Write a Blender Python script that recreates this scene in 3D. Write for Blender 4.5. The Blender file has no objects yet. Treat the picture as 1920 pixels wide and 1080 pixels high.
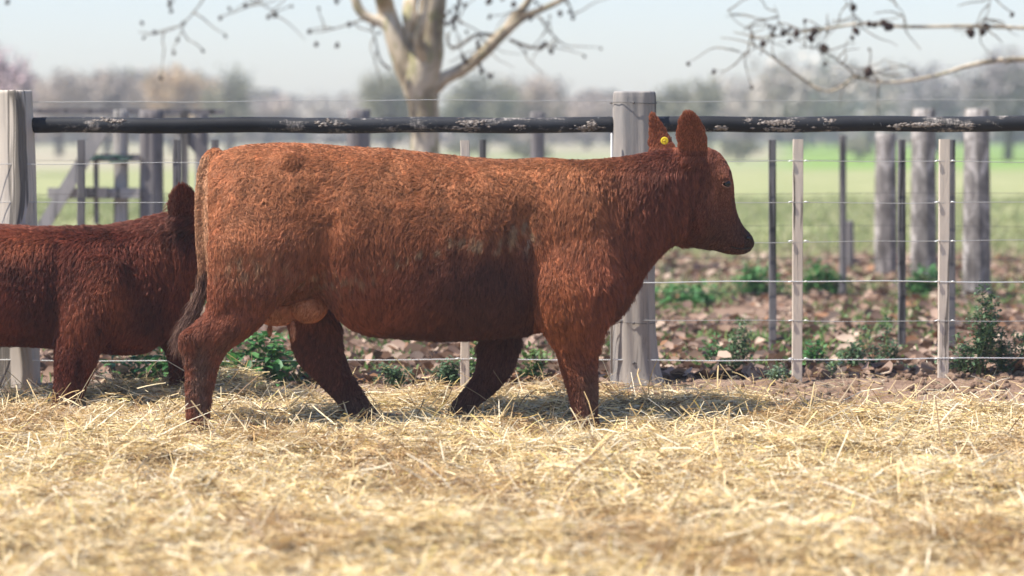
import bpy, bmesh, math, random
import numpy as np
from mathutils import Vector, kdtree, Matrix
random.seed(7); rng = np.random.default_rng(11)
R = math.radians
sc = bpy.context.scene
COL = sc.collection

# ------------------------------------------------------------------ camera
F_PX = 5292.0; CAM_Z = 1.47; HORIZON = 238.0
TH = math.atan((540 - HORIZON) / F_PX)
cam_d = bpy.data.cameras.new('camera'); cam = bpy.data.objects.new('camera', cam_d); COL.objects.link(cam)
cam.location = (0, 0, CAM_Z); cam.rotation_euler = (R(90) - TH, 0, 0)
cam_d.sensor_width = 36; cam_d.lens = 36 * F_PX / 1920; cam_d.clip_end = 5000; cam_d.clip_start = 0.1
cam_d.dof.use_dof = True; cam_d.dof.focus_distance = 14.0; cam_d.dof.aperture_fstop = 1.65
sc.camera = cam

# ------------------------------------------------------------------ sky, sun, exposure
SUN_AZ = 76.0; SUN_EL = 58.0          # azimuth: degrees from behind the camera towards the left
w = bpy.data.worlds.new('World'); sc.world = w; w.use_nodes = True
nt = w.node_tree; nt.nodes.clear()
sky = nt.nodes.new('ShaderNodeTexSky'); sky.sky_type = 'NISHITA'; sky.sun_disc = False
sky.sun_elevation = R(SUN_EL); sky.sun_rotation = R(180 + SUN_AZ); sky.air_density = 1.2; sky.dust_density = 0.6; sky.ozone_density = 1.6
bg = nt.nodes.new('ShaderNodeBackground'); bg.inputs['Strength'].default_value = 0.092
wo = nt.nodes.new('ShaderNodeOutputWorld'); tn = nt.nodes.new('ShaderNodeMix'); tn.data_type = 'RGBA'; tn.blend_type = 'MULTIPLY'; tn.inputs[0].default_value = 1.0
tn.inputs[7].default_value = (0.90, 0.95, 1.16, 1); nt.links.new(sky.outputs[0], tn.inputs[6]); nt.links.new(tn.outputs[2], bg.inputs[0]); nt.links.new(bg.outputs[0], wo.inputs[0])
sl = bpy.data.lights.new('sun', 'SUN'); sl.energy = 5.0; sl.angle = R(0.55); sl.color = (1.0, 0.955, 0.88)
so = bpy.data.objects.new('sun', sl); COL.objects.link(so)
S = Vector((-math.sin(R(SUN_AZ)) * math.cos(R(SUN_EL)), -math.cos(R(SUN_AZ)) * math.cos(R(SUN_EL)), math.sin(R(SUN_EL))))
so.rotation_euler = S.to_track_quat('Z', 'Y').to_euler(); so.location = S * 40
vs = sc.view_settings; vs.view_transform = 'Standard'; vs.look = 'None'; vs.exposure = 0.86; vs.gamma = 1.0; vs.use_curve_mapping = False
sc.cycles.max_bounces = 6; sc.cycles.transparent_max_bounces = 8; sc.cycles.volume_bounces = 0

# ------------------------------------------------------------------ helpers
def at(px, py, Y):
    x = (px - 960) / F_PX; y = -(py - 540) / F_PX
    dy = math.cos(TH) + y * math.sin(TH); dz = -math.sin(TH) + y * math.cos(TH)
    t = Y / dy
    return Vector((x * t, Y, CAM_Z + dz * t))
def yground(py, z=0.0):
    y = -(py - 540) / F_PX
    dy = math.cos(TH) + y * math.sin(TH); dz = -math.sin(TH) + y * math.cos(TH)
    return (z - CAM_Z) / dz * dy

def sn(P, seed, freq, octaves=1, gain=0.5):
    """smooth sine-sum noise, P (n,3), about -1..1"""
    r = np.random.default_rng(seed); out = np.zeros(len(P)); amp = 1.0; tot = 0
    P = np.asarray(P, float)
    for o in range(octaves):
        for k in range(5):
            d = r.normal(size=3); d /= np.linalg.norm(d)
            out += amp * np.sin(P @ d * freq * r.uniform(0.6, 1.5) * 2 * math.pi + r.uniform(0, 6.28)) / 2.2
        tot += amp; amp *= gain; freq *= 2.1
    return out / tot

def mesh_np(name, V, Fq, mat=None, smooth=False, col=None):
    """V (n,3), Fq (m,k) with one face size"""
    me = bpy.data.meshes.new(name); V = np.ascontiguousarray(V, np.float32); Fq = np.ascontiguousarray(Fq, np.int32)
    m, k = Fq.shape
    me.vertices.add(len(V)); me.vertices.foreach_set('co', V.ravel())
    me.loops.add(m * k); me.loops.foreach_set('vertex_index', Fq.ravel())
    me.polygons.add(m); me.polygons.foreach_set('loop_start', np.arange(0, m * k, k, dtype=np.int32))
    me.polygons.foreach_set('loop_total', np.full(m, k, np.int32))
    if smooth: me.polygons.foreach_set('use_smooth', np.ones(m, bool))
    me.update(calc_edges=True)
    if col is not None:
        a = me.attributes.new('tint', 'FLOAT_COLOR', 'POINT')
        c = np.ones((len(V), 4), np.float32); c[:, :3] = col; a.data.foreach_set('color', c.ravel())
    if mat: me.materials.append(mat)
    return me

def link(name, data, parent=None, loc=None, kind=None):
    o = bpy.data.objects.new(name, data); COL.objects.link(o)
    if parent is not None: o.parent = parent
    if loc is not None: o.location = loc
    if kind: o['kind'] = kind
    return o
def empty(name, label, cat, loc=(0, 0, 0), group=None):
    o = bpy.data.objects.new(name, None); COL.objects.link(o); o.location = loc; o.empty_display_size = 0.1
    o['label'] = label; o['category'] = cat
    if group: o['group'] = group
    return o
def tag(o, label, cat, group=None):
    o['label'] = label; o['category'] = cat
    if group: o['group'] = group
    return o

class MB:
    def __init__(s): s.v = []; s.f = []
    def add(s, v, f):
        b = len(s.v); s.v += [tuple(p) for p in v]; s.f += [tuple(i + b for i in q) for q in f]
    def rings(s, rings, cap=True):
        n = len(rings[0]); b = len(s.v)
        for r in rings: s.v += [tuple(p) for p in r]
        for i in range(len(rings) - 1):
            for j in range(n):
                s.f.append((b + i*n + j, b + i*n + (j+1) % n, b + (i+1)*n + (j+1) % n, b + (i+1)*n + j))
        if cap:
            s.f.append(tuple(b + j for j in reversed(range(n)))); e = b + (len(rings)-1)*n
            s.f.append(tuple(e + j for j in range(n)))
    def tube(s, pts, rad, n=8, cap=True, jit=0.0):
        pts = [Vector(p) for p in pts]
        if not hasattr(rad, '__len__'): rad = [rad] * len(pts)
        up = None; rr = []
        for i, p in enumerate(pts):
            t = (pts[min(i+1, len(pts)-1)] - pts[max(i-1, 0)]).normalized()
            if up is None: up = t.orthogonal().normalized()
            u = (up - t * up.dot(t)).normalized(); v = t.cross(u); up = u
            rr.append([p + (u*math.cos(a) + v*math.sin(a)) * rad[i] * (1 + random.uniform(-jit, jit)) for a in [2*math.pi*k/n for k in range(n)]])
        s.rings(rr, cap)
    def box(s, c, d, rot=None):
        v = [Vector((x*d[0]/2, y*d[1]/2, z*d[2]/2)) for x in (-1,1) for y in (-1,1) for z in (-1,1)]
        if rot is not None: v = [rot @ p for p in v]
        v = [p + Vector(c) for p in v]
        s.add(v, [(0,1,3,2),(4,6,7,5),(0,4,5,1),(2,3,7,6),(0,2,6,4),(1,5,7,3)])
    def mesh(s, name, mat=None, smooth=False):
        me = bpy.data.meshes.new(name); me.from_pydata(s.v, [], s.f); me.update()
        if smooth: me.polygons.foreach_set('use_smooth', np.ones(len(me.polygons), bool))
        if mat: me.materials.append(mat)
        return me

def spline(pts, n):
    """Catmull-Rom through list of tuples (any dimension)"""
    P = np.array(pts, float); P = np.vstack([2*P[0]-P[1], P, 2*P[-1]-P[-2]]); out = []
    for i in range(1, len(P)-2):
        for k in range(n):
            t = k / n
            out.append(0.5*((2*P[i]) + (-P[i-1]+P[i+1])*t + (2*P[i-1]-5*P[i]+4*P[i+1]-P[i+2])*t*t + (-P[i-1]+3*P[i]-3*P[i+1]+P[i+2])*t**3))
    out.append(P[-2]); return np.array(out)

# ------------------------------------------------------------------ materials
class NM:
    def __init__(s, name, rough=0.8, spec=0.3):
        s.m = bpy.data.materials.new(name); s.m.use_nodes = True; s.t = s.m.node_tree
        s.b = s.t.nodes['Principled BSDF']; s.b.inputs['Roughness'].default_value = rough; s.b.inputs['Specular IOR Level'].default_value = spec
        s.o = s.t.nodes['Material Output']
    def n(s, typ, **kw):
        x = s.t.nodes.new(typ)
        for k, v in kw.items():
            if k in x.inputs: x.inputs[k].default_value = v
            else: setattr(x, k, v)
        return x
    def l(s, a, b): s.t.links.new(a, b)
    def coords(s, scale=(1,1,1), src='Object'):
        c = s.n('ShaderNodeTexCoord'); m = s.n('ShaderNodeMapping'); m.inputs['Scale'].default_value = scale
        s.l(c.outputs[src], m.inputs[0]); return m.outputs[0]
    def noise(s, vec, scale, detail=4, rough=0.55, dist=0.0):
        x = s.n('ShaderNodeTexNoise'); x.inputs['Scale'].default_value = scale; x.inputs['Detail'].default_value = detail
        x.inputs['Roughness'].default_value = rough; x.inputs['Distortion'].default_value = dist; s.l(vec, x.inputs['Vector']); return x.outputs['Fac']
    def ramp(s, fac, stops, interp='LINEAR'):
        x = s.n('ShaderNodeValToRGB'); x.color_ramp.interpolation = interp; e = x.color_ramp.elements
        while len(e) < len(stops): e.new(0.5)
        for i, (p, c) in enumerate(stops):
            e[i].position = p; e[i].color = (*c, 1) if len(c) == 3 else c
        s.l(fac, x.inputs[0]); return x.outputs[0]
    def mix(s, fac, a, b, mode='MIX'):
        x = s.n('ShaderNodeMix', data_type='RGBA', blend_type=mode)
        for i, v in ((0, fac), (6, a), (7, b)):
            if isinstance(v, (int, float)): x.inputs[i].default_value = v
            elif isinstance(v, tuple): x.inputs[i].default_value = (*v, 1)
            else: s.l(v, x.inputs[i])
        return x.outputs[2]
    def color(s, c):
        if isinstance(c, tuple): s.b.inputs['Base Color'].default_value = (*c, 1)
        else: s.l(c, s.b.inputs['Base Color'])
    def bump(s, h, strength=0.5, dist=0.01):
        x = s.n('ShaderNodeBump'); x.inputs['Strength'].default_value = strength; x.inputs['Distance'].default_value = dist
        s.l(h, x.inputs['Height']); s.l(x.outputs[0], s.b.inputs['Normal'])
    def attr(s, name='tint'):
        a = s.n('ShaderNodeAttribute'); a.attribute_name = name; return a.outputs['Color']

def mat_straw():
    M = NM('straw', 0.55, 0.35); c = M.attr(); M.color(c)
    tr = M.n('ShaderNodeBsdfTranslucent'); M.l(c, tr.inputs[0])
    mx = M.n('ShaderNodeMixShader'); mx.inputs[0].default_value = 0.22
    M.l(M.b.outputs[0], mx.inputs[1]); M.l(tr.outputs[0], mx.inputs[2]); M.l(mx.outputs[0], M.o.inputs[0]); return M.m
def mat_leafy(name, rough=0.5, tl=0.3):
    M = NM(name, rough, 0.3); c = M.attr(); M.color(c)
    tr = M.n('ShaderNodeBsdfTranslucent'); M.l(c, tr.inputs[0])
    mx = M.n('ShaderNodeMixShader'); mx.inputs[0].default_value = tl
    M.l(M.b.outputs[0], mx.inputs[1]); M.l(tr.outputs[0], mx.inputs[2]); M.l(mx.outputs[0], M.o.inputs[0]); return M.m
def mat_tint(name, rough=0.8, spec=0.2, bump=None):
    M = NM(name, rough, spec); M.color(M.attr())
    if bump:
        M.bump(M.noise(M.coords(), bump[0], 5), bump[1], bump[2])
    return M.m
def mat_wood(name, light, dark, stain, scale=1.0):
    M = NM(name, 0.85, 0.15)
    v = M.coords((1, 1, 0.07)); g = M.noise(v, 26*scale, 7, 0.75, 1.0)
    g2 = M.noise(M.coords((1, 1, 0.35)), 6*scale, 4, 0.6)
    c = M.ramp(g, [(0.25, dark), (0.45, light), (0.8, tuple(min(1, x*1.15) for x in light))])
    c = M.mix(M.ramp(g2, [(0.42, (0,0,0)), (0.68, (1,1,1))]), c, stain)
    cr = M.ramp(M.noise(M.coords((1, 1, 0.04)), 16*scale, 4, 0.6, 0.6), [(0.38, (0.30,)*3), (0.43, (1,1,1))])
    M.color(M.mix(1.0, c, cr, 'MULTIPLY'))
    M.bump(M.mix(0.5, M.ramp(g, [(0, (0,0,0)), (1, (1,1,1))]), cr), 0.8, 0.008); return M.m

# ------------------------------------------------------------------ ground
def band(M, ysock, a, b):
    x = M.n('ShaderNodeMapRange'); x.inputs['From Min'].default_value = a; x.inputs['From Max'].default_value = b; x.interpolation_type = 'SMOOTHSTEP'
    M.l(ysock, x.inputs['Value']); return x.outputs['Result']
M = NM('pasture', 0.95, 0.1)
co = M.n('ShaderNodeTexCoord'); sep = M.n('ShaderNodeSeparateXYZ'); M.l(co.outputs['Object'], sep.inputs[0])
n1 = M.noise(M.coords(), 0.35, 5, 0.6); n2 = M.noise(M.coords(), 3.0, 4, 0.6); n3 = M.noise(M.coords((0.02, 0.012, 1)), 1.0, 3, 0.5)
near = M.ramp(n2, [(0.3, (0.15, 0.17, 0.055)), (0.5, (0.30, 0.29, 0.13)), (0.7, (0.42, 0.37, 0.20))])
mid = M.ramp(n1, [(0.3, (0.18, 0.21, 0.08)), (0.55, (0.28, 0.28, 0.13)), (0.75, (0.37, 0.34, 0.20))])
far = M.ramp(n3, [(0.40, (0.33, 0.28, 0.20)), (0.53, (0.27, 0.25, 0.15)), (0.63, (0.24, 0.28, 0.12)), (0.75, (0.20, 0.27, 0.09))])
c = M.mix(band(M, sep.outputs[1], 26, 45), near, mid)
yy = M.n('ShaderNodeMath', operation='MULTIPLY_ADD'); yy.inputs[1].default_value = 25.0; M.l(n1, yy.inputs[0]); M.l(sep.outputs[1], yy.inputs[2])
sk = M.n('ShaderNodeMath', operation='MULTIPLY_ADD'); sk.inputs[1].default_value = -0.095; M.l(sep.outputs[1], sk.inputs[0]); M.l(sep.outputs[0], sk.inputs[2])
far = M.mix(band(M, sk.outputs[0], -1.5, 1.5), far, (0.17, 0.25, 0.06))
c = M.mix(band(M, yy.outputs[0], 108, 122), c, far)
M.color(c); PASTURE = M.m
V = [(-1500, -200, -0.07), (1500, -200, -0.07), (1500, 2500, -0.07), (-1500, 2500, -0.07)]
link('ground', mesh_np('ground', np.array(V), np.array([[0,1,2,3]]), PASTURE), kind='structure')

# bare leaf-strewn soil beyond the fence
M = NM('soil', 0.97, 0.08)
n1 = M.noise(M.coords(), 6, 6, 0.65); n2 = M.noise(M.coords(), 45, 5, 0.7)
c = M.ramp(n1, [(0.3, (0.20, 0.125, 0.085)), (0.5, (0.33, 0.215, 0.15)), (0.72, (0.43, 0.30, 0.215))])
c = M.mix(0.5, c, M.ramp(n2, [(0.35, (0.5,)*3), (0.6, (1,1,1))]), 'MULTIPLY')
M.color(c); M.bump(n2, 0.9, 0.03); SOIL = M.m

MOUNDS = []   # px, py, amp, rx, ry  (metres)
for px, py, a, rx, ry in [(300, 742, .085, .35, .30), (430, 745, .07, .30, .25), (60, 752, .05, .4, .3), (1290, 778, .050, .45, .25), (1440, 785, .045, .35, .22),
        (1010, 778, .075, .26, .28), (1640, 800, .03, .5, .25), (1860, 785, .05, .35, .22), (760, 765, .04, .3, .2), (700, 850, .045, .5, .3),
        (200, 830, .05, .5, .3), (1500, 850, .05, .6, .35), (1200, 900, .05, .5, .4), (1800, 930, .05, .5, .4), (450, 900, -.045, .25, .2), (1080, 850, .03, .4, .2),
        (150, 1000, .05, .5, .4), (800, 1020, .05, .5, .3), (1400, 1040, .05, .5, .3), (880, 930, -.03, .3, .2), (590, 800, -.03, .4, .2)]:
    Y = yground(py); MOUNDS.append(((px-960)/F_PX*Y, Y, a, rx, ry))
FEET = [((px-960)/F_PX*Y, Y) for px, Y in [(1100, 13.6), (374, 13.6), (690, 14.0), (858, 14.0), (122, 14.6)]]
def edge_y(X):   # back edge of the straw, nearer on the right where soil shows
    X = np.asarray(X, float)
    return 15.30 - 0.85 * (1/(1+np.exp(-(X - 1.25)*5))) + 0.10*np.sin(X*3.1+1) + 0.07*np.sin(X*7.7)
def hgt(X, Y):
    X = np.asarray(X, float); Y = np.asarray(Y, float)
    P = np.stack([X, Y, 0*X], 1)
    h = 0.034*sn(P, 3, 0.9, 3, 0.55) + 0.042*sn(P, 5, 3.0, 3, .6)
    for mx, my, a, rx, ry in MOUNDS: h = h + 1.25*a*np.exp(-((X-mx)/rx)**2 - ((Y-my)/ry)**2)
    for fx, fy in FEET: h = h - 0.045*np.exp(-((X-fx)/.20)**2 - ((Y-fy)/.35)**2)
    return np.maximum(h, -0.035) + 0.0
def soil_h(X, Y):
    X = np.asarray(X, float); Y = np.asarray(Y, float); P = np.stack([X, Y, 0*X], 1)
    s = 1/(1+np.exp(-(X-1.0)*4))
    berm = (0.035 + 0.05*s)*np.exp(-((Y-15.55)/0.42)**2)
    return berm + (0.012*sn(P, 21, 2.2, 3, 0.6) + 0.008*sn(P, 22, 9.0, 2)) * np.exp(-((Y-15.6)/3.0)**2) + 0.004 - .068*np.clip((Y-27)/9, 0, 1)**2*1.2
def grid(x0, x1, y0, y1, nx, ny, hf):
    xs = np.linspace(x0, x1, nx); ys = np.linspace(y0, y1, ny); X, Y = np.meshgrid(xs, ys); X = X.ravel(); Y = Y.ravel()
    V = np.stack([X, Y, hf(X, Y)], 1); i = np.arange((nx-1)*(ny-1)); r = i // (nx-1); cc = i % (nx-1); b = r*nx + cc
    return V, np.stack([b, b+1, b+nx+1, b+nx], 1)
V, Fq = grid(-9, 9, 14.3, 36, 500, 500, soil_h)
link('soil', mesh_np('soil', V, Fq, SOIL, True), kind='structure')
M = NM('straw_bed', 0.95, 0.1)
c = M.ramp(M.noise(M.coords((1, 2.2, 1)), 60, 5, 0.7), [(0.3, (0.10, 0.065, 0.035)), (0.6, (0.30, 0.21, 0.10)), (0.8, (0.45, 0.34, 0.18))])
M.color(c); M.bump(M.noise(M.coords(), 80, 4), 1.0, 0.02)
def bed_h(X, Y):
    h = hgt(X, Y); d = np.clip((edge_y(X) - Y)/0.25, 0, 1); return h*d - 0.05*(1-d) - 0.008
V, Fq = grid(-6, 6, 3.0, 15.9, 340, 420, bed_h)
link('straw_bed', mesh_np('straw_bed', V, Fq, M.m, True), kind='structure')

# ------------------------------------------------------------------ straw
def ribbons(P, D, L, W, bend, seed, nseg=3):
    """flat bent strips: P base (n,3), D unit direction, L length, W width"""
    r = np.random.default_rng(seed); n = len(P)
    side = np.cross(D, r.normal(size=(n, 3))); side /= np.linalg.norm(side, axis=1)[:, None] + 1e-9
    bd = np.cross(D, side); pts = []
    t = np.linspace(0, 1, nseg+1)
    for k in range(nseg+1):
        c = P + D*(L*t[k])[:, None] + bd*((bend*L)*(t[k]*(1-t[k])*4))[:, None]
        wk = W*(1 - 0.35*t[k])
        pts += [c - side*wk[:, None]/2, c + side*wk[:, None]/2]
    V = np.stack(pts, 1).reshape(-1, 3); k2 = 2*(nseg+1)
    base = (np.arange(n)*k2)[:, None]
    q = np.concatenate([base + np.array([[2*k, 2*k+1, 2*k+3, 2*k+2]]) for k in range(nseg)], 1).reshape(-1, 4)
    return V, q, k2
def straw_cols(P, n, r, patch_seed):
    pn = sn(P, patch_seed, 1.1, 3, 0.6)
    base = np.array([[0.84, 0.63, 0.30], [0.92, 0.75, 0.44], [0.56, 0.38, 0.17], [0.90, 0.80, 0.58], [0.28, 0.17, 0.09], [0.76, 0.60, 0.20]])
    pr = np.array([.25, .29, .14, .20, .08, .04]); idx = r.choice(6, n, p=pr)
    c = base[idx]*r.uniform(0.75, 1.1, n)[:, None]
    dk = np.clip((-pn - 0.12)*2.4, 0, 1)[:, None]*(r.random(n) < 0.75)[:, None]     # old grey-brown trampled patches
    return np.clip(c*(1-dk) + dk*c*np.array([0.68, 0.58, 0.50]), 0, 1)
def straw(n, seed, ymin, ymax, Lr, Wr, up, steep):
    r = np.random.default_rng(seed)
    Y = np.sqrt(r.uniform(ymin**2, ymax**2, n)); X = r.uniform(-1, 1, n)*(0.205*Y + 0.25)
    k = Y < edge_y(X) + r.normal(0, 0.07, n); X = X[k]; Y = Y[k]; n = len(X)
    Z = hgt(X, Y)*np.clip((edge_y(X)-Y)/0.2 + 0.3, 0, 1) + r.exponential(up, n) - 0.004
    P = np.stack([X, Y, Z], 1)
    az = r.uniform(0, 2*math.pi, n); el = np.where(r.random(n) < steep, r.normal(0.55, 0.25, n), r.normal(0.0, 0.16, n))
    D = np.stack([np.cos(az)*np.cos(el), np.sin(az)*np.cos(el), np.sin(el)], 1)
    L = np.clip(r.lognormal(math.log(Lr), 0.45, n), 0.02, 0.32); W = r.uniform(*Wr, n)
    P = P - D*(L*np.where(el > 0.35, 0.1, 0.5))[:, None]; L = np.maximum(L, .012)
    V, q, k2 = ribbons(P, D, L, W, r.normal(0, 0.10, n), seed+1)
    V[:, 2] = np.maximum(V[:, 2], -0.04)
    c = straw_cols(np.stack([X, Y, 0*X], 1), n, r, 40)
    return V, q, np.repeat(c, k2, 0)
parts = [straw(150000, 1, 8.4, 15.6, 0.062, (0.0022, 0.0046), 0.011, 0.12),
         straw(62000, 2, 8.4, 15.6, 0.095, (0.0028, 0.0064), 0.016, 0.18),
         straw(60000, 4, 8.4, 15.6, 0.03, (0.002, 0.0045), 0.010, 0.05),
         straw(1500, 3, 8.4, 15.7, 0.16, (0.004, 0.008), 0.024, 0.75)]
V = np.concatenate([p[0] for p in parts]); off = np.cumsum([0] + [len(p[0]) for p in parts])
q = np.concatenate([p[1] + off[i] for i, p in enumerate(parts)]); cc = np.concatenate([p[2] for p in parts])
STRAW = mat_straw()
link('straw', mesh_np('straw', V, q, STRAW, col=cc), kind='stuff')

# a few loose stalks on the soil by the fence
r = np.random.default_rng(9); n = 900
X = r.uniform(-3.2, 3.3, n); Y = 15.0 + r.exponential(0.35, n); az = r.uniform(0, 6.28, n); el = np.abs(r.normal(0.1, 0.25, n))
D = np.stack([np.cos(az)*np.cos(el), np.sin(az)*np.cos(el), np.sin(el)], 1); L = r.uniform(0.05, 0.2, n)
V, q, k2 = ribbons(np.stack([X, Y, soil_h(X, Y)+0.01], 1), D, L, r.uniform(0.003, 0.005, n), r.normal(0, 0.1, n), 5)
link('loose_straw', mesh_np('loose_straw', V, q, STRAW, col=np.repeat(straw_cols(np.stack([X, Y, 0*X], 1), n, r, 41), k2, 0)), kind='stuff')

# soil clods
mb = MB(); r = random.Random(4)
for i in range(500):
    x = r.gauss(2.2, 0.9) if r.random() < .75 else r.uniform(-3, 3.5); y = r.uniform(15.0, 15.9); s = r.uniform(.008, .03)*(1 if r.random() > .1 else 1.7)
    z = float(soil_h(np.array([x]), np.array([y]))[0])
    ico = [Vector(p) for p in [(0,0,1),(1,0,0),(0,1,0),(-1,0,0),(0,-1,0),(0,0,-1)]]
    rot = Matrix.Rotation(r.uniform(0, 3), 3, 'X') @ Matrix.Rotation(r.uniform(0, 3), 3, 'Z')
    mb.add([rot @ p * s * r.uniform(.7, 1.25) + Vector((x, y, z + s*.3)) for p in ico], [(0,1,2),(0,2,3),(0,3,4),(0,4,1),(5,2,1),(5,3,2),(5,4,3),(5,1,4)])
link('soil_clods', mb.mesh('soil_clods', SOIL, True), kind='stuff')

# ------------------------------------------------------------------ fallen leaves
def leaf_cards(P, size, r, tilt=0.6, curl=0.35):
    n = len(P); az = r.uniform(0, 6.28, n); N = np.stack([r.normal(0, tilt, n), r.normal(0, tilt, n), np.ones(n)], 1); N /= np.linalg.norm(N, axis=1)[:, None]
    A = np.stack([np.cos(az), np.sin(az), 0*az], 1); A -= N*(A*N).sum(1)[:, None]; A /= np.linalg.norm(A, axis=1)[:, None]; B = np.cross(N, A)
    cu = r.normal(curl, 0.25, n)
    pts = []
    for (a, b, c) in [(-1, 0, 0.3), (-.35, -.75, .8), (.55, -.6, .7), (1, 0, .5), (.5, .65, .8), (-.4, .7, .9), (0, 0, 0)]:
        jit = r.uniform(0.75, 1.25, n)
        pts.append(P + (A*(a*jit*size)[:, None] + B*(b*jit*size)[:, None]) + N*(c*cu*size)[:, None])
    V = np.stack(pts, 1).reshape(-1, 3); base = (np.arange(n)*7)[:, None]
    t = np.concatenate([base + np.array([[i, (i+1) % 6, 6]]) for i in range(6)], 1).reshape(-1, 3)
    return V, t
r = np.random.default_rng(14); n = 34000
Y = 15.65 + (r.random(n)**1.25)*16; X = r.uniform(-1, 1, n)*(0.2*Y + 0.6)
nz = sn(np.stack([X, Y, 0*X], 1), 8, 0.5, 3); k = nz > -0.55 + r.normal(0, .2, n)*0.8; X = X[k]; Y = Y[k]; n = len(X)
sz = r.uniform(0.02, 0.065, n)
P = np.stack([X, Y, soil_h(X, Y) + r.exponential(0.02, n)], 1); V, t = leaf_cards(P, sz, r)
pal = np.array([[.24, .15, .10], [.33, .22, .16], [.14, .085, .06], [.46, .34, .25], [.28, .14, .07], [.09, .06, .045]])
c = pal[r.choice(6, n, p=[.28, .22, .18, .14, .08, .10])]*r.uniform(.8, 1.15, n)[:, None]
link('fallen_leaves', mesh_np('fallen_leaves', V, t, mat_leafy('dry_leaf', 0.75, 0.15), True, np.repeat(c, 7, 0)), kind='stuff')

# low green ground cover among the leaves and out in the pasture
r = np.random.default_rng(15)
def tufts(n, yr, dens_seed, thr, L, W, cols, seed, freq=0.6):
    r = np.random.default_rng(seed); Y = r.uniform(*yr, n); X = r.uniform(-1, 1, n)*(0.2*Y + 0.6)
    nz = sn(np.stack([X, Y, 0*X], 1), dens_seed, freq, 3); k = nz > thr; X = X[k]; Y = Y[k]; n = len(X)
    az = r.uniform(0, 6.28, n); el = r.uniform(0.5, 1.5, n)
    D = np.stack([np.cos(az)*np.cos(el), np.sin(az)*np.cos(el), np.sin(el)], 1)
    V, q, k2 = ribbons(np.stack([X, Y, np.where(Y > 26, -.06, 0)], 1), D, r.uniform(*L, n), r.uniform(*W, n), r.normal(0, 0.15, n), seed, 2)
    cl = np.array(cols)[r.integers(0, len(cols), n)]*r.uniform(.8, 1.2, n)[:, None]
    return V, q, np.repeat(cl, k2, 0)
GREEN = mat_leafy('green_leaf', 0.5, 0.25)
a = tufts(34000, (16.0, 25), 31, 0.0, (.04, .10), (.008, .02), [(.10, .20, .05), (.14, .25, .07), (.20, .28, .08)], 51)
b = tufts(60000, (24, 60), 32, -0.6, (.06, .16), (.01, .03), [(.26, .29, .11), (.34, .34, .16), (.44, .40, .24), (.20, .26, .09)], 52, 0.3)
V = np.concatenate([a[0], b[0]]); q = np.concatenate([a[1], b[1] + len(a[0])])
link('grass', mesh_np('grass', V, q, GREEN, col=np.concatenate([a[2], b[2]])), kind='stuff')

# ------------------------------------------------------------------ near fence
FY = 15.56
WOOD_L = mat_wood('pale_post_wood', (0.34, 0.295, 0.255), (0.13, 0.115, 0.10), (0.22, 0.205, 0.195))
WOOD_G = mat_wood('grey_post_wood', (0.42, 0.38, 0.34), (0.24, 0.21, 0.19), (0.30, 0.28, 0.26))
BATTEN = mat_wood('batten_wood', (0.62, 0.52, 0.42), (0.45, 0.36, 0.28), (0.55, 0.46, 0.37), 1.6)
BATTEN_D = mat_wood('old_batten_wood', (0.20, 0.18, 0.17), (0.11, 0.10, 0.09), (0.15, 0.14, 0.13), 1.4)
M = NM('galvanised_wire', 0.4, 0.5); M.b.inputs['Metallic'].default_value = 0.55; M.color((0.80, 0.80, 0.77)); WIRE = M.m
M = NM('weathered_wire', 0.5, 0.4); M.b.inputs['Metallic'].default_value = 0.4; M.color((0.42, 0.41, 0.39)); WIRE_M = M.m
M = NM('rusty_wire', 0.6, 0.4); M.b.inputs['Metallic'].default_value = 0.3; M.color((0.10, 0.09, 0.085)); WIRE_D = M.m
M = NM('flaking_pipe_paint', 0.62, 0.22)
f1 = M.noise(M.coords((1, 3, 3)), 7, 8, 0.72, 0.4); f2 = M.noise(M.coords((2.5, 1, 1)), 30, 5, 0.7); f3 = M.noise(M.coords((0.7, 1, 1)), 2.2, 3, 0.5)
pc = M.ramp(f3, [(0.38, (0.010, 0.010, 0.012)), (0.68, (0.034, 0.035, 0.040))])
comb = M.n('ShaderNodeMath', operation='MULTIPLY'); M.l(f1, comb.inputs[0]); M.l(f3, comb.inputs[1])
fl = M.ramp(comb.outputs[0], [(0.285, (0,0,0)), (0.33, (1,1,1))])
sp = M.ramp(f2, [(0.68, (0,0,0)), (0.71, (1,1,1))])
c = M.mix(fl, pc, M.ramp(f2, [(0.40, (0.07, 0.065, 0.06)), (0.5, (0.16, 0.14, 0.125)), (0.62, (0.42, 0.37, 0.32))])); c = M.mix(sp, c, (0.5, 0.5, 0.48))
M.color(c); M.bump(M.mix(0.5, fl, sp), 0.7, 0.006); PIPE = M.m

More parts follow.
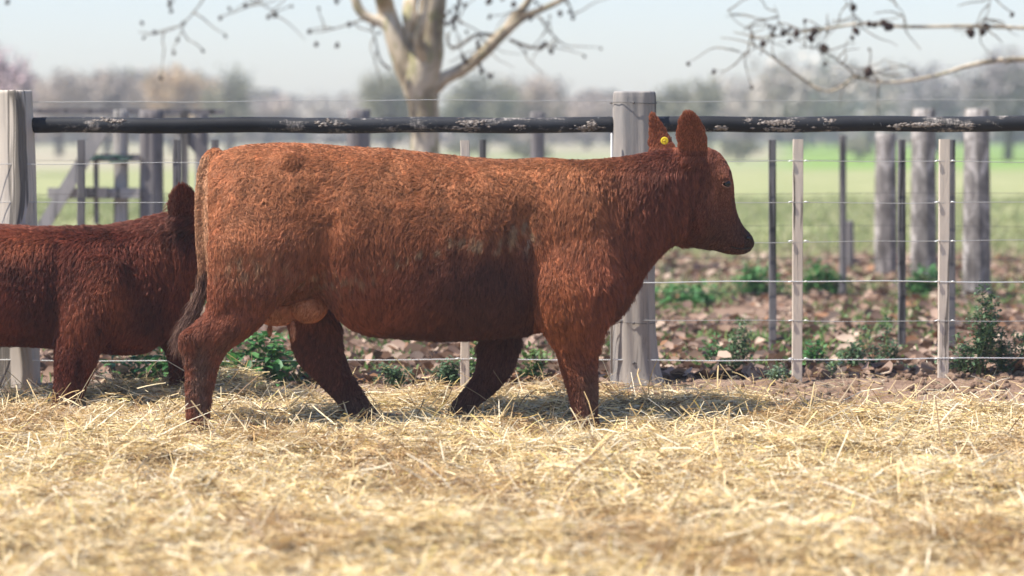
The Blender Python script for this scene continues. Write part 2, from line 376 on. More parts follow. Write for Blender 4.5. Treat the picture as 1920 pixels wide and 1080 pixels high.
fence = empty('pipe_rail_fence', 'wooden post fence with black pipe rail, pale battens and wires along the straw', 'fence', (0, FY, 0))
def rel(v): return Vector(v) - Vector((0, FY, 0))
def log_post(prof, cx_px, Y, seed, sq=2.6, dy=1.0, name='post', mat=None, parent=None, facet=0.0, off=None, poly=None):
    """prof: list (py, left_px, right_px) top to bottom, last reaches below ground"""
    r = np.random.default_rng(abs(int(seed))); rings = []; n = 72; rr = []; gv = [(a_, r.uniform(0, 6), r.uniform(.03, .07)) for a_ in (-2.3, -1.75, -1.2, -.75, -2.9, 1, 2)]
    prof = spline(prof, 10)
    for (py, xl, xr) in prof:
        a = at(xl, py, Y); b = at(xr, py, Y); c = (a+b)/2; w_ = (b.x-a.x)/2
        ring = []
        if poly:
            m = len(poly); per = n//m; j1 = .10*math.sin(c.z*5.2 + 1) + .05*math.sin(c.z*13)
            for i in range(m):
                p, q_ = poly[i], poly[(i+1) % m]; p = (p[0] + (j1 if i in (1, 2) else 0), p[1]); q_ = (q_[0] + (j1 if (i+1) in (1, 2) else 0), q_[1])
                for k in range(per):
                    u = k/per; jj = .012*math.sin(k*1.3 + i*2 + c.z*4)
                    ring.append(Vector((c.x + (p[0]*(1-u) + q_[0]*u)*w_*(1+jj), Y + (p[1]*(1-u) + q_[1]*u)*w_*(1+jj), c.z)))
            rr.append(ring); continue
        for k in range(n):
            t = 2*math.pi*k/n; ct, st = math.cos(t), math.sin(t)
            e = (abs(ct)**sq + abs(st)**sq)**(-1/sq)
            gr = 0.018*math.sin(7*t + seed) + 0.014*math.sin(13*t + seed*2 + c.z*3) + facet*math.cos(4*(t-0.6))
            tt = math.atan2(st, ct)
            for ga, gp, gd in gv:
                ac = ga + .13*math.sin(c.z*3.1 + gp) + .05*math.sin(c.z*11 + gp); dd = (tt - ac + math.pi) % (2*math.pi) - math.pi
                gr -= gd*math.exp(-(dd/.07)**2)*max(0, math.sin(c.z*1.9 + gp*2) + .35)
            ring.append(Vector((c.x + ct*e*w_*(1+gr), Y + st*e*w_*dy*(1+gr), c.z)))
        rr.append(ring)
    top = rr[0]; cen = sum(top, Vector())/len(top)
    cap = [cen + (p-cen)*0.93 + Vector((0, 0, 0.008)) for p in top]
    mb = MB(); mb.rings([cap] + rr)
    mb.v = [tuple(Vector(p) - (off or Vector((0, 0, 0)))) for p in mb.v]
    o = link(name, mb.mesh(name, mat or WOOD_L, True), parent); return o
FO = Vector((0, FY, 0))
log_post([(174, 1150, 1229), (200, 1149, 1230), (330, 1149, 1229), (480, 1146, 1228), (600, 1144, 1229), (680, 1144, 1237), (715, 1144, 1246), (740, 1143, 1258), (770, 1138, 1268)], 0, FY, 3, 2.3, 1.0, 'post', WOOD_L, fence, 0.02, FO)
WOOD_C = mat_wood('cream_post_wood', (0.52, 0.45, 0.375), (0.24, 0.21, 0.18), (0.40, 0.35, 0.30), 0.7)
log_post([(172, -28, 61), (215, -28, 63), (260, -28, 66), (330, -30, 69), (420, -30, 71), (560, -30, 74), (690, -32, 76), (770, -34, 80)], 0, FY, 8, 4.0, 1.0, 'post', WOOD_C, fence, 0.03, FO, [(-1, -.25), (.42, -.95), (.72, -.80), (1.0, -.1), (.75, .9), (-.7, 1)])
log_post([(174, 2300, 2385), (400, 2298, 2388), (600, 2296, 2390), (770, 2290, 2400)], 0, FY, 5, 2.3, 1.0, 'post', WOOD_L, fence, 0.02, FO)
log_post([(174, -1180, -1095), (400, -1182, -1092), (770, -1190, -1080)], 0, FY, 6, 2.3, 1.0, 'post', WOOD_L, fence, 0.02, FO)
def rail(x0, y0, x1, y1, rad=0.0435):
    a = at(x0, y0, FY) - FO; b = at(x1, y1, FY) - FO; mb = MB(); n = 60
    pts = [a.lerp(b, i/n) + Vector((0, 0, 0.003*math.sin(i*.35))) for i in range(n+1)]
    mb.tube(pts, [rad*(1 + 0.012*math.sin(i*1.3)) for i in range(n+1)], 20)
    link('pipe_rail', mb.mesh('pipe_rail', PIPE, True), fence)
rail(-1100, 235, -20, 235.5); rail(60, 235, 1160, 234.5); rail(1218, 233.5, 2310, 231)
# crusts of old bird dirt and flaked paint sticking to the rail
crust = NM('pale_crust', 0.95, 0.1); crust.color(crust.ramp(crust.noise(crust.coords(), 60, 4), [(0.35, (0.14, 0.11, 0.09)), (0.62, (0.36, 0.31, 0.27))])); crust.bump(crust.noise(crust.coords(), 90, 4), 1, 0.01)
rc = random.Random(3); mbc = MB()
for (x0, x1, y, k) in [(1425, 1490, 230, 26), (1430, 1500, 242, 18), (1675, 1690, 237, 8), (1692, 1760, 234, 40), (1800, 1830, 236, 8), (860, 905, 229, 16), (855, 905, 240, 16), (960, 985, 238, 10), (1075, 1125, 241, 16), (1100, 1120, 231, 6), (1340, 1360, 240, 8), (1280, 1330, 243, 14), (180, 240, 226, 12), (1395, 1410, 226, 5), (1540, 1570, 226, 6), (590, 650, 231, 5)]:
    for _ in range(k*4):
        px = rc.gauss((x0+x1)/2, (x1-x0)*.27); py = y + rc.gauss(0, 2.4); s = rc.uniform(.002, .0085)
        c_ = at(px, min(max(py, 221), 246), FY) - FO; dz = c_.z - (at(px, 234, FY).z); dy_ = -math.sqrt(max(1e-5, .0435**2 - dz**2)); c_.y = dy_
        pp = [Vector((0, -.1, .8)), Vector((2.2, 0, 0)), Vector((0, -.35, 0)), Vector((-2.2, 0, 0)), Vector((0, .8, 0)), Vector((0, -.1, -.8))]
        mbc.add([c_ + p * s * rc.uniform(.7, 1.3) for p in pp], [(0,3,2),(0,2,1),(0,1,4),(0,4,3),(5,2,3),(5,1,2),(5,4,1),(5,3,4)])
o = link('paint_crust', mbc.mesh('paint_crust', crust.m, True), fence, kind='stuff')

WZ = [(190, 189, 188), (307, 304, 302), (381, 380, 378), (456, 454, 451), (528, 529, 528), (601, 602, 600), (676, 675, 671)]
for i, (a_, b_, c_) in enumerate(WZ):
    mb = MB(); pts = []
    for k in range(81):
        px = -1100 + 3400*k/80
        y = np.interp(px, [-1100, 60, 1190, 2300], [a_, a_, b_, c_]) + 1.5*math.sin(px*.006 + i*2) + .7*math.sin(px*.021 + i*5)
        pts.append(at(px, y, FY - (0.0 if i == 0 else 0.115)) - FO)
    mb.tube(pts, 0.0019 if i not in (4, 6) else 0.0030, 5); link('wire', mb.mesh('wire', WIRE if i in (4, 6) else WIRE_M, True), fence)
def batten(px, w_px, ytop, ybot, Y, parent, off, mat, lean=0.0, tie=True, wz=None):
    a = at(px, ytop, Y); b = at(px - lean, ybot, Y); wd = w_px/F_PX*Y; mb = MB()
    n = 14; rings = []
    for k in range(n+1):
        c_ = a.lerp(b, k/n); j = random.uniform(-.0015, .0015)
        d = 0.032/2; h = wd/2
        rings.append([c_ - off + Vector(v) for v in [(-h+j, -d+.003, 0), (-h+.004+j, -d, 0), (h-.004, -d+j, 0), (h, -d+.003, 0), (h+j, d, 0), (-h, d, 0)]])
    mb.rings(rings); o = link('batten', mb.mesh('batten', mat), parent)
    if tie and wz:
        for y_ in wz:
            p = at(px, y_, Y) - off
            for s_ in (-1, 1):
                t = MB(); t.tube([Vector((s_*(h + .002), -.020, 0)), Vector((s_*(h+.012), -.024, .003)), Vector((s_*(h+.030), -.026, -.001))], [.0042, .004, .0022], 5)
                link('wire_tie', t.mesh('wire_tie', WIRE, True), o, p)
    return o
wzl = [302, 379, 452, 528, 601, 672]
for px, wpx, lean in [(1496.5, 19, 2.5), (1771, 20, 3), (872, 17, 0), (1960, 18, 1)]:
    batten(px, wpx, 261 if px != 872 else 263, 752, FY - 0.10, fence, FO, BATTEN, lean, True, wzl)
# thin stay rod beside the middle post
mb = MB(); mb.tube([at(1147, 250, FY-.12) - FO, at(1147, 700, FY-.12) - FO], .006, 6); link('stay_rod', mb.mesh('stay_rod', WIRE_M, True), fence)
# wire wrapped round the middle and left post
for cx, hw_, ys in [(1188, 43, (193, 603, 677))]:
    for y_ in ys:
        mb = MB(); c_ = at(cx, y_, FY) - FO; rx = hw_/F_PX*FY
        mb.tube([c_ + Vector((math.cos(t)*rx*1.02, math.sin(t)*rx*1.04, .004*math.sin(t*2))) for t in [2*math.pi*k/24 for k in range(25)]], .002, 5)
        mb.box(c_ + Vector((-.005, -rx*1.05, 0)), (.012, .008, .012)); link('wire_wrap', mb.mesh('wire_wrap', WIRE_D, True), fence)

# ------------------------------------------------------------------ second wire fence with dark battens
Y2 = 18.2; O2 = Vector((0, Y2, 0))
f2 = empty('wire_fence', 'thin wire fence with dark grey battens standing in fallen leaves behind the pipe rail fence', 'fence', (0, Y2, 0))
for px in (152, 331, 403, 905, 1448, 1691, 1784, -60, 1990):
    batten(px, 13.5, 262, 672, Y2, f2, O2, BATTEN_D, random.uniform(-2, 2), False)
for i, z in enumerate([1.26, 1.04, .83, .62, .40, .20]):
    mb = MB(); mb.tube([Vector((-6 + k*.6, -.02, z + .006*math.sin(k*.9 + i))) for k in range(21)], .0017, 4); link('wire', mb.mesh('wire', WIRE_D, True), f2)
for px in (-420, 2300): log_post([(180, px, px+60), (400, px, px+60), (690, px, px+60)], 0, Y2, px, 2.3, 1, 'post', WOOD_G, f2, 0, O2)

# ------------------------------------------------------------------ third fence: thick weathered logs at the right, gate and braces at the left
MOT = NM('mottled_log', 0.9, 0.1); g = MOT.noise(MOT.coords((1, 1, .6)), 7, 5, 0.6, 0.5)
MOT.color(MOT.ramp(g, [(0.38, (0.115, 0.10, 0.09)), (0.52, (0.23, 0.205, 0.185)), (0.64, (0.50, 0.45, 0.41))])); MOT = MOT.m
DARKLOG = mat_wood('dark_log', (0.17, 0.15, 0.145), (0.08, 0.07, 0.07), (0.24, 0.22, 0.21))
logs = [((1640, 1682), 522, 27.6, 250, 'mottled grey log post, leftmost of the three thick posts at right'),
        ((1708, 1756), 545, 25.8, 206, 'mottled grey log post in the middle of the three thick posts at right'),
        ((1806, 1857), 570, 23.8, 206, 'thickest mottled grey log post, rightmost of the three behind the fence')]
for i, ((a_, b_), yb, Y, yt, lab) in enumerate(logs):
    loc = at((a_+b_)/2, yb, Y); loc.z = 0
    o = log_post([(yt, a_+2, b_-2), ((yt+yb)/2, a_, b_), (yb, a_-1, b_+1), (yb+14, a_-3, b_+3)], 0, Y, 30+i, 2.2, 1, 'log_post', MOT, None, 0.02, loc)
    o.location = loc; tag(o, lab, 'post', 'thick log posts behind the fence')
for px, wpx, yt, yb, Y, lab in [(672, 44, 207, 560, 23.8, 'dark post top showing above the rail left of the bare tree trunk'),
        (1008, 26, 212, 540, 24.6, 'dark narrow post behind the rail right of the bare tree trunk'),
        (378, 24, 208, 545, 24.6, 'dark post behind the rump of the red cow beside the slanting brace'),
        (1580, 13, 255, 560, 24.0, 'thin grey post standing alone behind the first pale batten on the right'),
        (1593, 16, 415, 505, 29.0, 'short dark stub post beside the thin grey post')]:
    loc = at(px, yb, Y); loc.z = 0
    o = log_post([(yt, px-wpx/2, px+wpx/2), ((yt+yb)/2, px-wpx/2, px+wpx/2), (yb+14, px-wpx/2-1, px+wpx/2+1)], 0, Y, int(px), 2.3, 1, 'fence_post', DARKLOG if px < 1500 else BATTEN_D, None, 0, loc)
    o.location = loc; tag(o, lab, 'post')
# left gateway
GY = 24.0; GO = Vector((at(230, 300, GY).x, GY, 0))
gate = empty('corral_gate', 'weathered plank gate with slanting braces between grey posts seen over the calf', 'gate', GO)
for (a_, b_, mt) in [((214), (240), WOOD_G), ((262), (306), DARKLOG)]:
    log_post([(208, a_, b_), (350, a_, b_), (590, a_-2, b_+2)], 0, GY, a_, 2.6, 1, 'post', mt, gate, 0.02, GO)
def plank(x0, y0, x1, y1, w_px, th, Y, mat, name='plank'):
    a = at(x0, y0, Y) - GO; b = at(x1, y1, Y) - GO; d = (b-a); L = d.length; mb = MB()
    rot = Matrix.Rotation(-math.atan2(d.z, d.x), 3, 'Y'); mb.box((a+b)/2, (L, th, w_px/F_PX*Y), rot); link(name, mb.mesh(name, mat), gate)
plank(196, 236, 72, 440, 24, .05, GY-.16, WOOD_G, 'brace'); plank(335, 236, 420, 330, 22, .05, GY-.2, DARKLOG, 'brace')
plank(345, 210, 347, 600, 14, .04, GY-.22, WOOD_L, 'upright')
plank(150, 296, 262, 296, 14, .04, GY-.10, DARKLOG); plank(90, 362, 262, 362, 20, .04, GY-.10, WOOD_G); plank(160, 361, 202, 361, 20, .05, GY-.18, DARKLOG)
plank(180, 300, 181, 420, 9, .03, GY-.05, DARKLOG, 'upright'); plank(30, 208, 420, 210, 10, .05, GY+.2, DARKLOG, 'top_rail')
gm = NM('green_hose', 0.5, 0.4); gm.color((0.015, 0.07, 0.05)); mb = MB()
hp = [at(x, y, GY-.2) - GO for x, y in [(170, 300), (185, 293), (200, 298), (215, 291), (230, 297), (252, 292), (240, 301), (205, 304)]]
mb.tube(hp, .010, 7); link('hose', mb.mesh('hose', gm.m, True), gate)

# ------------------------------------------------------------------ weeds at the foot of the fence
def weed(px, py, h, w_, n, leaf, cols, label, seed, kind, Y=None, indiv=False, group=None):
    if not indiv: n = int(n*1.5); leaf *= 1.3
    r = np.random.default_rng(seed); Y = Y or yground(py); x = (px-960)/F_PX*Y; base = Vector((x, Y, float(soil_h(np.array([x]), np.array([Y]))[0]) - 0.005))
    root = empty('weed_plant', label, 'weed', base, group)
    mb = MB(); ns = {'tall': 7, 'bush': 12, 'low': 8}[kind]; tips = []
    for i in range(ns):
        a = r.uniform(0, 6.28); sp = r.uniform(0, w_/2) if kind != 'tall' or i else 0.02; hh = h*(1 if i == 0 else r.uniform(.4, .95))
        p0 = Vector((r.normal(0, .02), r.normal(0, .02), 0)); p2 = Vector((math.cos(a)*sp, math.sin(a)*sp*.7, hh)); p1 = p0.lerp(p2, .5) + Vector((math.cos(a)*sp*.3, 0, 0))
        mb.tube([p0, p1, p2], [.004, .003, .0015], 5); tips.append((p0, p1, p2))
    stm = NM('green_stem', .6, .3) if 'green_stem' not in bpy.data.materials else None
    if stm: stm.color((.16, .22, .08))
    link('stem', mb.mesh('stem', bpy.data.materials['green_stem'], True), root)
    P = []; 
    for k in range(n):
        p0, p1, p2 = tips[r.integers(len(tips))]; t = r.uniform(.12, 1)**.8
        p = (p0.lerp(p1, t*2) if t < .5 else p1.lerp(p2, t*2-1)); q_ = leaf*1.1*(1.2 - .6*t)
        P.append(p + Vector((r.normal(0, q_), r.normal(0, q_), r.normal(0, q_*.5))))
    P = np.array([tuple(p) for p in P]); n = len(P)
    az = r.uniform(0, 6.28, n); el = r.normal(.15, .45, n)
    A = np.stack([np.cos(az)*np.cos(el), np.sin(az)*np.cos(el), np.sin(el)], 1)
    B = np.cross(A, np.array([0, 0, 1.0])); B /= np.linalg.norm(B, axis=1)[:, None]; N = np.cross(B, A)
    s = leaf*r.uniform(.6, 1.25, n); pts = []
    for (a, b, c) in [(0, 0, 0), (.35, -.33, .10), (.75, -.22, .06), (1.05, 0, -.14), (.75, .22, .06), (.35, .33, .10), (.5, 0, -.02)]:
        pts.append(P + A*(a*s)[:, None] + B*(b*s)[:, None] + N*(c*s)[:, None])
    V = np.stack(pts, 1); cl = np.array(cols)[r.integers(0, len(cols), n)]*r.uniform(.75, 1.2, n)[:, None]
    tri = np.array([[i, (i+1) % 6, 6] for i in range(6)])
    if indiv:
        for k in range(n):
            me = mesh_np('leaf', V[k], tri, GREEN, True, np.repeat(cl[k:k+1], 7, 0)); link('leaf', me, root)
    else:
        base_i = (np.arange(n)*7)[:, None, None]; T = (base_i + tri[None]).reshape(-1, 3)
        link('foliage', mesh_np('foliage', V.reshape(-1, 3), T, GREEN, True, np.repeat(cl, 7, 0)), root, kind='stuff')
G1 = [(.05, .16, .045), (.08, .22, .06), (.12, .28, .09)]; G2 = [(.06, .12, .05), (.10, .17, .08), (.15, .23, .12)]; G3 = [(.10, .18, .05), (.18, .28, .08)]
weed(480, 738, .34, .36, 190, .075, G1, 'dense broad-leaved green weed between the hind legs of the red cow', 1, 'bush', indiv=True)
weed(425, 735, .22, .26, 90, .06, G1, 'lower broad-leaved weed touching the near hind leg of the red cow', 2, 'bush', indiv=True)
weed(545, 736, .20, .24, 60, .06, G1, 'small broad-leaved weed just left of the far hind leg of the red cow', 12, 'bush', indiv=True)
weed(295, 734, .27, .34, 120, .07, G1, 'broad-leaved green weed under the brisket of the calf', 3, 'bush', indiv=True)
weed(235, 730, .17, .26, 60, .06, G1, 'low broad-leaved weed right of the foreleg of the calf', 13, 'bush', indiv=True)
weed(1838, 735, .50, .34, 900, .020, G2, 'tallest bushy dark weed right of the rightmost pale batten', 4, 'tall', group='dark weeds along the fence')
weed(1880, 733, .28, .3, 500, .018, G2, 'lower dark weed at the right side of the tallest weed', 5, 'tall', group='dark weeds along the fence')
weed(1800, 733, .24, .22, 380, .018, G2, 'small dark weed touching the rightmost pale batten', 6, 'tall', group='dark weeds along the fence')
weed(1395, 712, .36, .26, 420, .020, G2, 'tall dark weed left of the first pale batten', 7, 'tall')
weed(1345, 705, .26, .22, 260, .020, G1, 'green weed between the middle post and the tall dark weed', 8, 'tall')
weed(1458, 738, .09, .14, 110, .018, [(.16, .24, .14), (.22, .30, .18)], 'small pale green weed on the soil touching the first pale batten', 9, 'low')
weed(1660, 708, .36, .26, 380, .020, G2, 'tall dark weed midway between the two pale battens on the right', 10, 'tall')
weed(1600, 708, .22, .34, 340, .022, G2, 'spreading dark weed left of the tall weed between the two pale battens', 11, 'tall')
weed(1526, 700, .20, .16, 120, .03, G1, 'bright green weed just right of the first pale batten', 14, 'tall')
weed(1565, 731, .09, .12, 110, .016, [(.16, .24, .14), (.22, .30, .18)], 'tiny pale weed at the edge of the bare soil between the battens', 15, 'low')
weed(1708, 724, .10, .15, 110, .018, [(.16, .24, .14), (.22, .30, .18)], 'small pale weed left of the rightmost pale batten', 16, 'low')
weed(835, 735, .16, .35, 300, .022, G2, 'low spreading weed under the belly of the red cow left of its batten', 17, 'low')
weed(740, 740, .13, .25, 200, .022, G2, 'low weed under the belly near the far hind leg of the red cow', 18, 'low')
weed(900, 733, .28, .14, 110, .03, G3, 'yellow-green weed behind the far foreleg of the red cow', 19, 'tall')
weed(1000, 728, .22, .2, 130, .03, G3, 'yellow-green weed between the forelegs of the red cow', 20, 'tall')
weed(1420, 560, .30, .5, 260, .05, G1, 'blurred green clump farther back behind the fence below the head of the red cow', 21, 'bush')
weed(1545, 560, .34, .5, 300, .05, G1, 'blurred green clump in front of the thin grey post', 22, 'bush')
weed(1735, 560, .28, .35, 200, .05, G1, 'blurred green clump at the foot of the middle log post', 23, 'bush')
weed(1290, 575, .16, .7, 260, .05, G1, 'blurred low green patch right of the middle post', 24, 'low')

# ------------------------------------------------------------------ cattle
def closed_loft(sections, n=28):
    """sections: (centre, axis_u * ru, axis_v * rv, exponent)"""
    mb = MB(); rr = []
    for c, u, v, e in sections:
        ring = []
        for k in range(n):
            t = 2*math.pi*k/n; ct, st = math.cos(t), math.sin(t)
            q_ = (abs(ct)**e + abs(st)**e)**(-1/e); ring.append(c + u*ct*q_ + v*st*q_)
        rr.append(ring)
    mb.rings(rr); return mb
def ellipsoid(c, rx, ry, rz, rot=None, n=14):
    mb = MB(); rings = []
    for i in range(1, n):
        ph = math.pi*i/n; ring = []
        for k in range(18):
            t = 2*math.pi*k/18; p = Vector((rx*math.sin(ph)*math.cos(t), ry*math.sin(ph)*math.sin(t), rz*math.cos(ph)))
            if rot is not None: p = rot @ p
            ring.append(Vector(c) + p)
        rings.append(ring)
    mb.rings(rings); return mb
def trunk_loft(st, Yc, e=2.3):
    """st: px, top_y, bottom_y, halfwidth"""
    st = spline(st, 5); secs = []
    for px, t, b, hw in st:
        a = at(px, t, Yc); c = at(px, b, Yc); secs.append(((a+c)/2, Vector((0, hw, 0)), Vector((0, 0, (a.z-c.z)/2)), e))
    return closed_loft(secs)
def pair_loft(prs, Yf, yaw=0.0, e=2.2):
    """prs: (xa, ya, xb, yb, halfwidth); Yf(px)->Y of the centre"""
    prs = spline(prs, 4); secs = []
    for xa, ya, xb, yb, hw in prs:
        Yc = Yf((xa+xb)/2); a = at(xa, ya, Yc); b = at(xb, yb, Yc)
        secs.append(((a+b)/2, Vector((math.sin(yaw), math.cos(yaw), 0))*hw if yaw else Vector((0, hw, 0)), (a-b)/2, e))
    return closed_loft(secs)
def leg_loft(st, Yc, wf=0.8, maxhw=0.1, yoff=None, ramp_=130):
    y0_ = st[0][0]
    st = spline(st, 4); secs = []
    for i, (y, l, r_) in enumerate(st):
        Y = Yc + (yoff(y) if yoff else 0); a = at(l, y, Y); b = at(r_, y, Y); w_ = (b.x - a.x)/2 + .013*min(1, max(0, (y - 610)/60)); g_ = min(1, .12 + .88*((y - y0_)/ramp_)**.8) if y > y0_ else .12
        secs.append(((a+b)/2, Vector((w_*(.55 + .45*g_), 0, 0)), Vector((0, min(w_*wf, maxhw)*g_, 0)), 2.2))
    return closed_loft(secs, 20)
def fuse(mbs, name, voxel, smooth_it, mat):
    mb = MB()
    for m_ in mbs: mb.add(m_.v, m_.f)
    me = mb.mesh('tmp'); bm = bmesh.new(); bm.from_mesh(me); bmesh.ops.recalc_face_normals(bm, faces=bm.faces); bm.to_mesh(me); bm.free()
    o = bpy.data.objects.new('tmp', me); COL.objects.link(o)
    rm = o.modifiers.new('r', 'REMESH'); rm.mode = 'VOXEL'; rm.voxel_size = voxel
    sm = o.modifiers.new('s', 'SMOOTH'); sm.factor = 0.5; sm.iterations = smooth_it
    dg = bpy.context.evaluated_depsgraph_get(); out = bpy.data.meshes.new_from_object(o.evaluated_get(dg)); out.name = name
    bpy.data.objects.remove(o); out.polygons.foreach_set('use_smooth', np.ones(len(out.polygons), bool)); out.materials.clear(); out.materials.append(mat)
    return out

def hair_mat(name, rough=0.35):
    M = NM(name, 0.5, 0.25); c = M.attr(); hi = M.n('ShaderNodeHairInfo')
    dk = M.ramp(hi.outputs['Random'], [(0.0, (.70, .68, .66)), (0.6, (1, 1, 1)), (1.0, (1.25, 1.22, 1.2))])
    c = M.mix(1.0, c, dk, 'MULTIPLY'); M.color(c); M.b.inputs['Roughness'].default_value = 0.45; M.b.inputs['Specular IOR Level'].default_value = 0.16
    return M.m
FUR = hair_mat('fur'); SKIN = mat_tint('hide', 0.9, 0.05, (60, 0.4, 0.01))

def surface_samples(me, n, seed, weight=None):
    me.calc_loop_triangles(); nv = len(me.vertices); co = np.empty(nv*3, np.float32); me.vertices.foreach_get('co', co); co = co.reshape(-1, 3)
    no = np.empty(nv*3, np.float32); me.vertices.foreach_get('normal', no); no = no.reshape(-1, 3)
    nt_ = len(me.loop_triangles); tr = np.empty(nt_*3, np.int32); me.loop_triangles.foreach_get('vertices', tr); tr = tr.reshape(-1, 3)
    a, b, c = co[tr[:, 0]], co[tr[:, 1]], co[tr[:, 2]]; ar = np.linalg.norm(np.cross(b-a, c-a), axis=1)
    if weight is not None: ar = ar*weight((a+b+c)/3, no[tr[:, 0]])
    r = np.random.default_rng(seed); idx = r.choice(nt_, n, p=ar/ar.sum()); u = np.sqrt(r.random(n)); v = r.random(n)
    w0, w1, w2 = 1-u, u*(1-v), u*v
    P = a[idx]*w0[:, None] + b[idx]*w1[:, None] + c[idx]*w2[:, None]
    N = no[tr[idx, 0]]*w0[:, None] + no[tr[idx, 1]]*w1[:, None] + no[tr[idx, 2]]*w2[:, None]; N /= np.linalg.norm(N, axis=1)[:, None]
    return P, N
def to_px(P, Yref=None):
    """project to photo pixels"""
    X, Y, Z = P[:, 0], P[:, 1], P[:, 2] - CAM_Z
    f = Y*math.cos(TH) - Z*math.sin(TH); u = Y*math.sin(TH) + Z*math.cos(TH)
    return 960 + X/f*F_PX, 540 - u/f*F_PX
def unit(v): return v/(np.linalg.norm(v, axis=1)[:, None] + 1e-9)

def make_fur(me, n, seed, flow, length, lift, color, parent, clump_n, name='fur', rad=0.0009, curl=None, npts=6, weight=None):
    r = np.random.default_rng(seed); P, N = surface_samples(me, n, seed, weight)
    C, CN = surface_samples(me, clump_n, seed+1, weight)
    def strand(P, N, r, j):
        d = flow(P, N) + r.normal(0, j, P.shape); d = d - N*(d*N).sum(1)[:, None]; d = unit(d)
        L = length(P, N)*r.uniform(.75, 1.2, len(P)); lf = lift(P, N)*np.clip(r.normal(1, .25, len(P)), .2, 2)
        return d, L, lf
    d, L, lf = strand(P, N, r, .10); cd, cL, clf = strand(C, CN, r, .20); clf = clf*r.uniform(.45, 1.7, len(C)); cL = cL*r.uniform(.8, 1.25, len(C))
    kd = kdtree.KDTree(len(C))
    cdm = cd
    for i, p in enumerate(C): kd.insert(p, i)
    kd.balance(); ci = np.fromiter((kd.find(p)[1] for p in P), np.int64, len(P))
    t = np.linspace(0, 1, npts); pts = np.empty((n, npts, 3), np.float32)
    wob = unit(np.cross(d, N)); ph = r.uniform(0, 6.28, len(C))[ci] + r.normal(0, .25, n); cam_ = (curl(P, N) if curl else np.zeros(n))
    wk_ = np.clip(r.normal(.55, .25, n), 0, .9)[:, None]
    for k, tk in enumerate(t):
        own = P + d*(L*tk)[:, None] + N*(lf*L*math.sin(min(tk*1.9, 1.7)))[:, None] + wob*(cam_*L*np.sin(ph + tk*5.0)*tk)[:, None]
        cl = C[ci] + cd[ci]*(cL[ci]*tk)[:, None] + CN[ci]*(clf[ci]*cL[ci]*math.sin(min(tk*1.9, 1.7)))[:, None] + wob*(cam_*L*np.sin(ph + tk*5.0)*tk)[:, None]
        wgt = wk_*tk**1.2
        pts[:, k] = own*(1-wgt) + cl*wgt
    hc = bpy.data.hair_curves.new(name); hc.add_curves([npts]*n); hc.attributes['position'].data.foreach_set('vector', pts.ravel())
    ra = hc.attributes.get('radius') or hc.attributes.new('radius', 'FLOAT', 'POINT')
    ra.data.foreach_set('value', (np.tile(1 - .75*t**1.5, n)*rad).astype(np.float32))
    col = np.ones((n, 4), np.float32); cc_ = color(P, N, r); cj = np.clip(r.normal(1, .20, len(C)), .5, 1.5)[ci]; col[:, :3] = np.clip(cc_*cj[:, None], 0, 1)
    a_ = hc.attributes.new('tint', 'FLOAT_COLOR', 'CURVE'); a_.data.foreach_set('color', col.ravel())
    hc.materials.append(FUR); o = link(name, hc, parent, kind='stuff'); return o
def paint(me, color, k=0.75):
    nv = len(me.vertices); co = np.empty(nv*3, np.float32); me.vertices.foreach_get('co', co); co = co.reshape(-1, 3)
    no = np.empty(nv*3, np.float32); me.vertices.foreach_get('normal', no); no = no.reshape(-1, 3)
    c = np.ones((nv, 4), np.float32); c[:, :3] = np.clip(color(co, no, np.random.default_rng(1))*k, 0, 1)
    a = me.attributes.new('tint', 'FLOAT_COLOR', 'POINT'); a.data.foreach_set('color', c.ravel())
def sstep(x, a, b): t = np.clip((x-a)/(b-a), 0, 1); return t*t*(3-2*t)

# ---- the red cow
CY = 13.95
trunk = trunk_loft([(388, 345, 470, .10), (398, 306, 530, .17), (420, 285, 570, .22), (460, 273, 585, .26), (530, 269, 572, .28), (600, 271, 562, .295), (650, 275, 606, .32), (700, 278, 624, .33),
    (740, 280, 629, .335), (820, 289, 635, .34), (900, 297, 634, .33), (960, 299, 629, .275), (1020, 296, 622, .235), (1080, 301, 612, .24), (1130, 299, 600, .19), (1165, 298, 572, .145), (1185, 305, 535, .10)], CY, 2.25)
neck = pair_loft([(1085, 302, 1110, 612, .19), (1130, 299, 1158, 590, .165), (1170, 294, 1186, 548, .14), (1210, 288, 1210, 505, .125), (1250, 280, 1238, 474, .115), (1290, 274, 1262, 455, .11), (1318, 275, 1280, 450, .10)], lambda px: CY + max(0, (px-1230))/378*.35)
HYAW = -R(24)
hY = lambda px: CY + .05 + max(0, px-1250)/378*.42
head = pair_loft([(1306, 276, 1255, 395, .075), (1340, 280, 1262, 430, .098), (1360, 303, 1272, 452, .108), (1371, 338, 1290, 459, .104), (1373, 366, 1312, 463, .085), (1379, 396, 1332, 468, .070),
    (1390, 420, 1350, 473, .060), (1402, 434, 1366, 477, .060), (1410, 446, 1384, 478, .056), (1412, 457, 1399, 475, .042)], hY, HYAW, 2.3)
def ear(base, tip, wpx, Y, dY, thick=.016, tilt=0.0, prof=None):
    secs = []
    b = at(*base, Y); t = at(*tip, Y + dY); ax = (t-b)
    prof = prof or [(0, .60), (.12, .78), (.3, .97), (.48, 1.0), (.65, .86), (.8, .64), (.92, .40), (1.0, .14)]
    sx = Vector((math.cos(tilt), math.sin(tilt), 0)); nrm = ax.cross(sx).normalized()
    for k, w_ in prof:
        hw = w_*wpx/2/378; secs.append((b + ax*k + nrm*(.015*math.sin(k*3.14)), sx*hw, nrm*thick*(1.0 if k < .9 else .6), 2.0))
    return closed_loft(secs, 18)
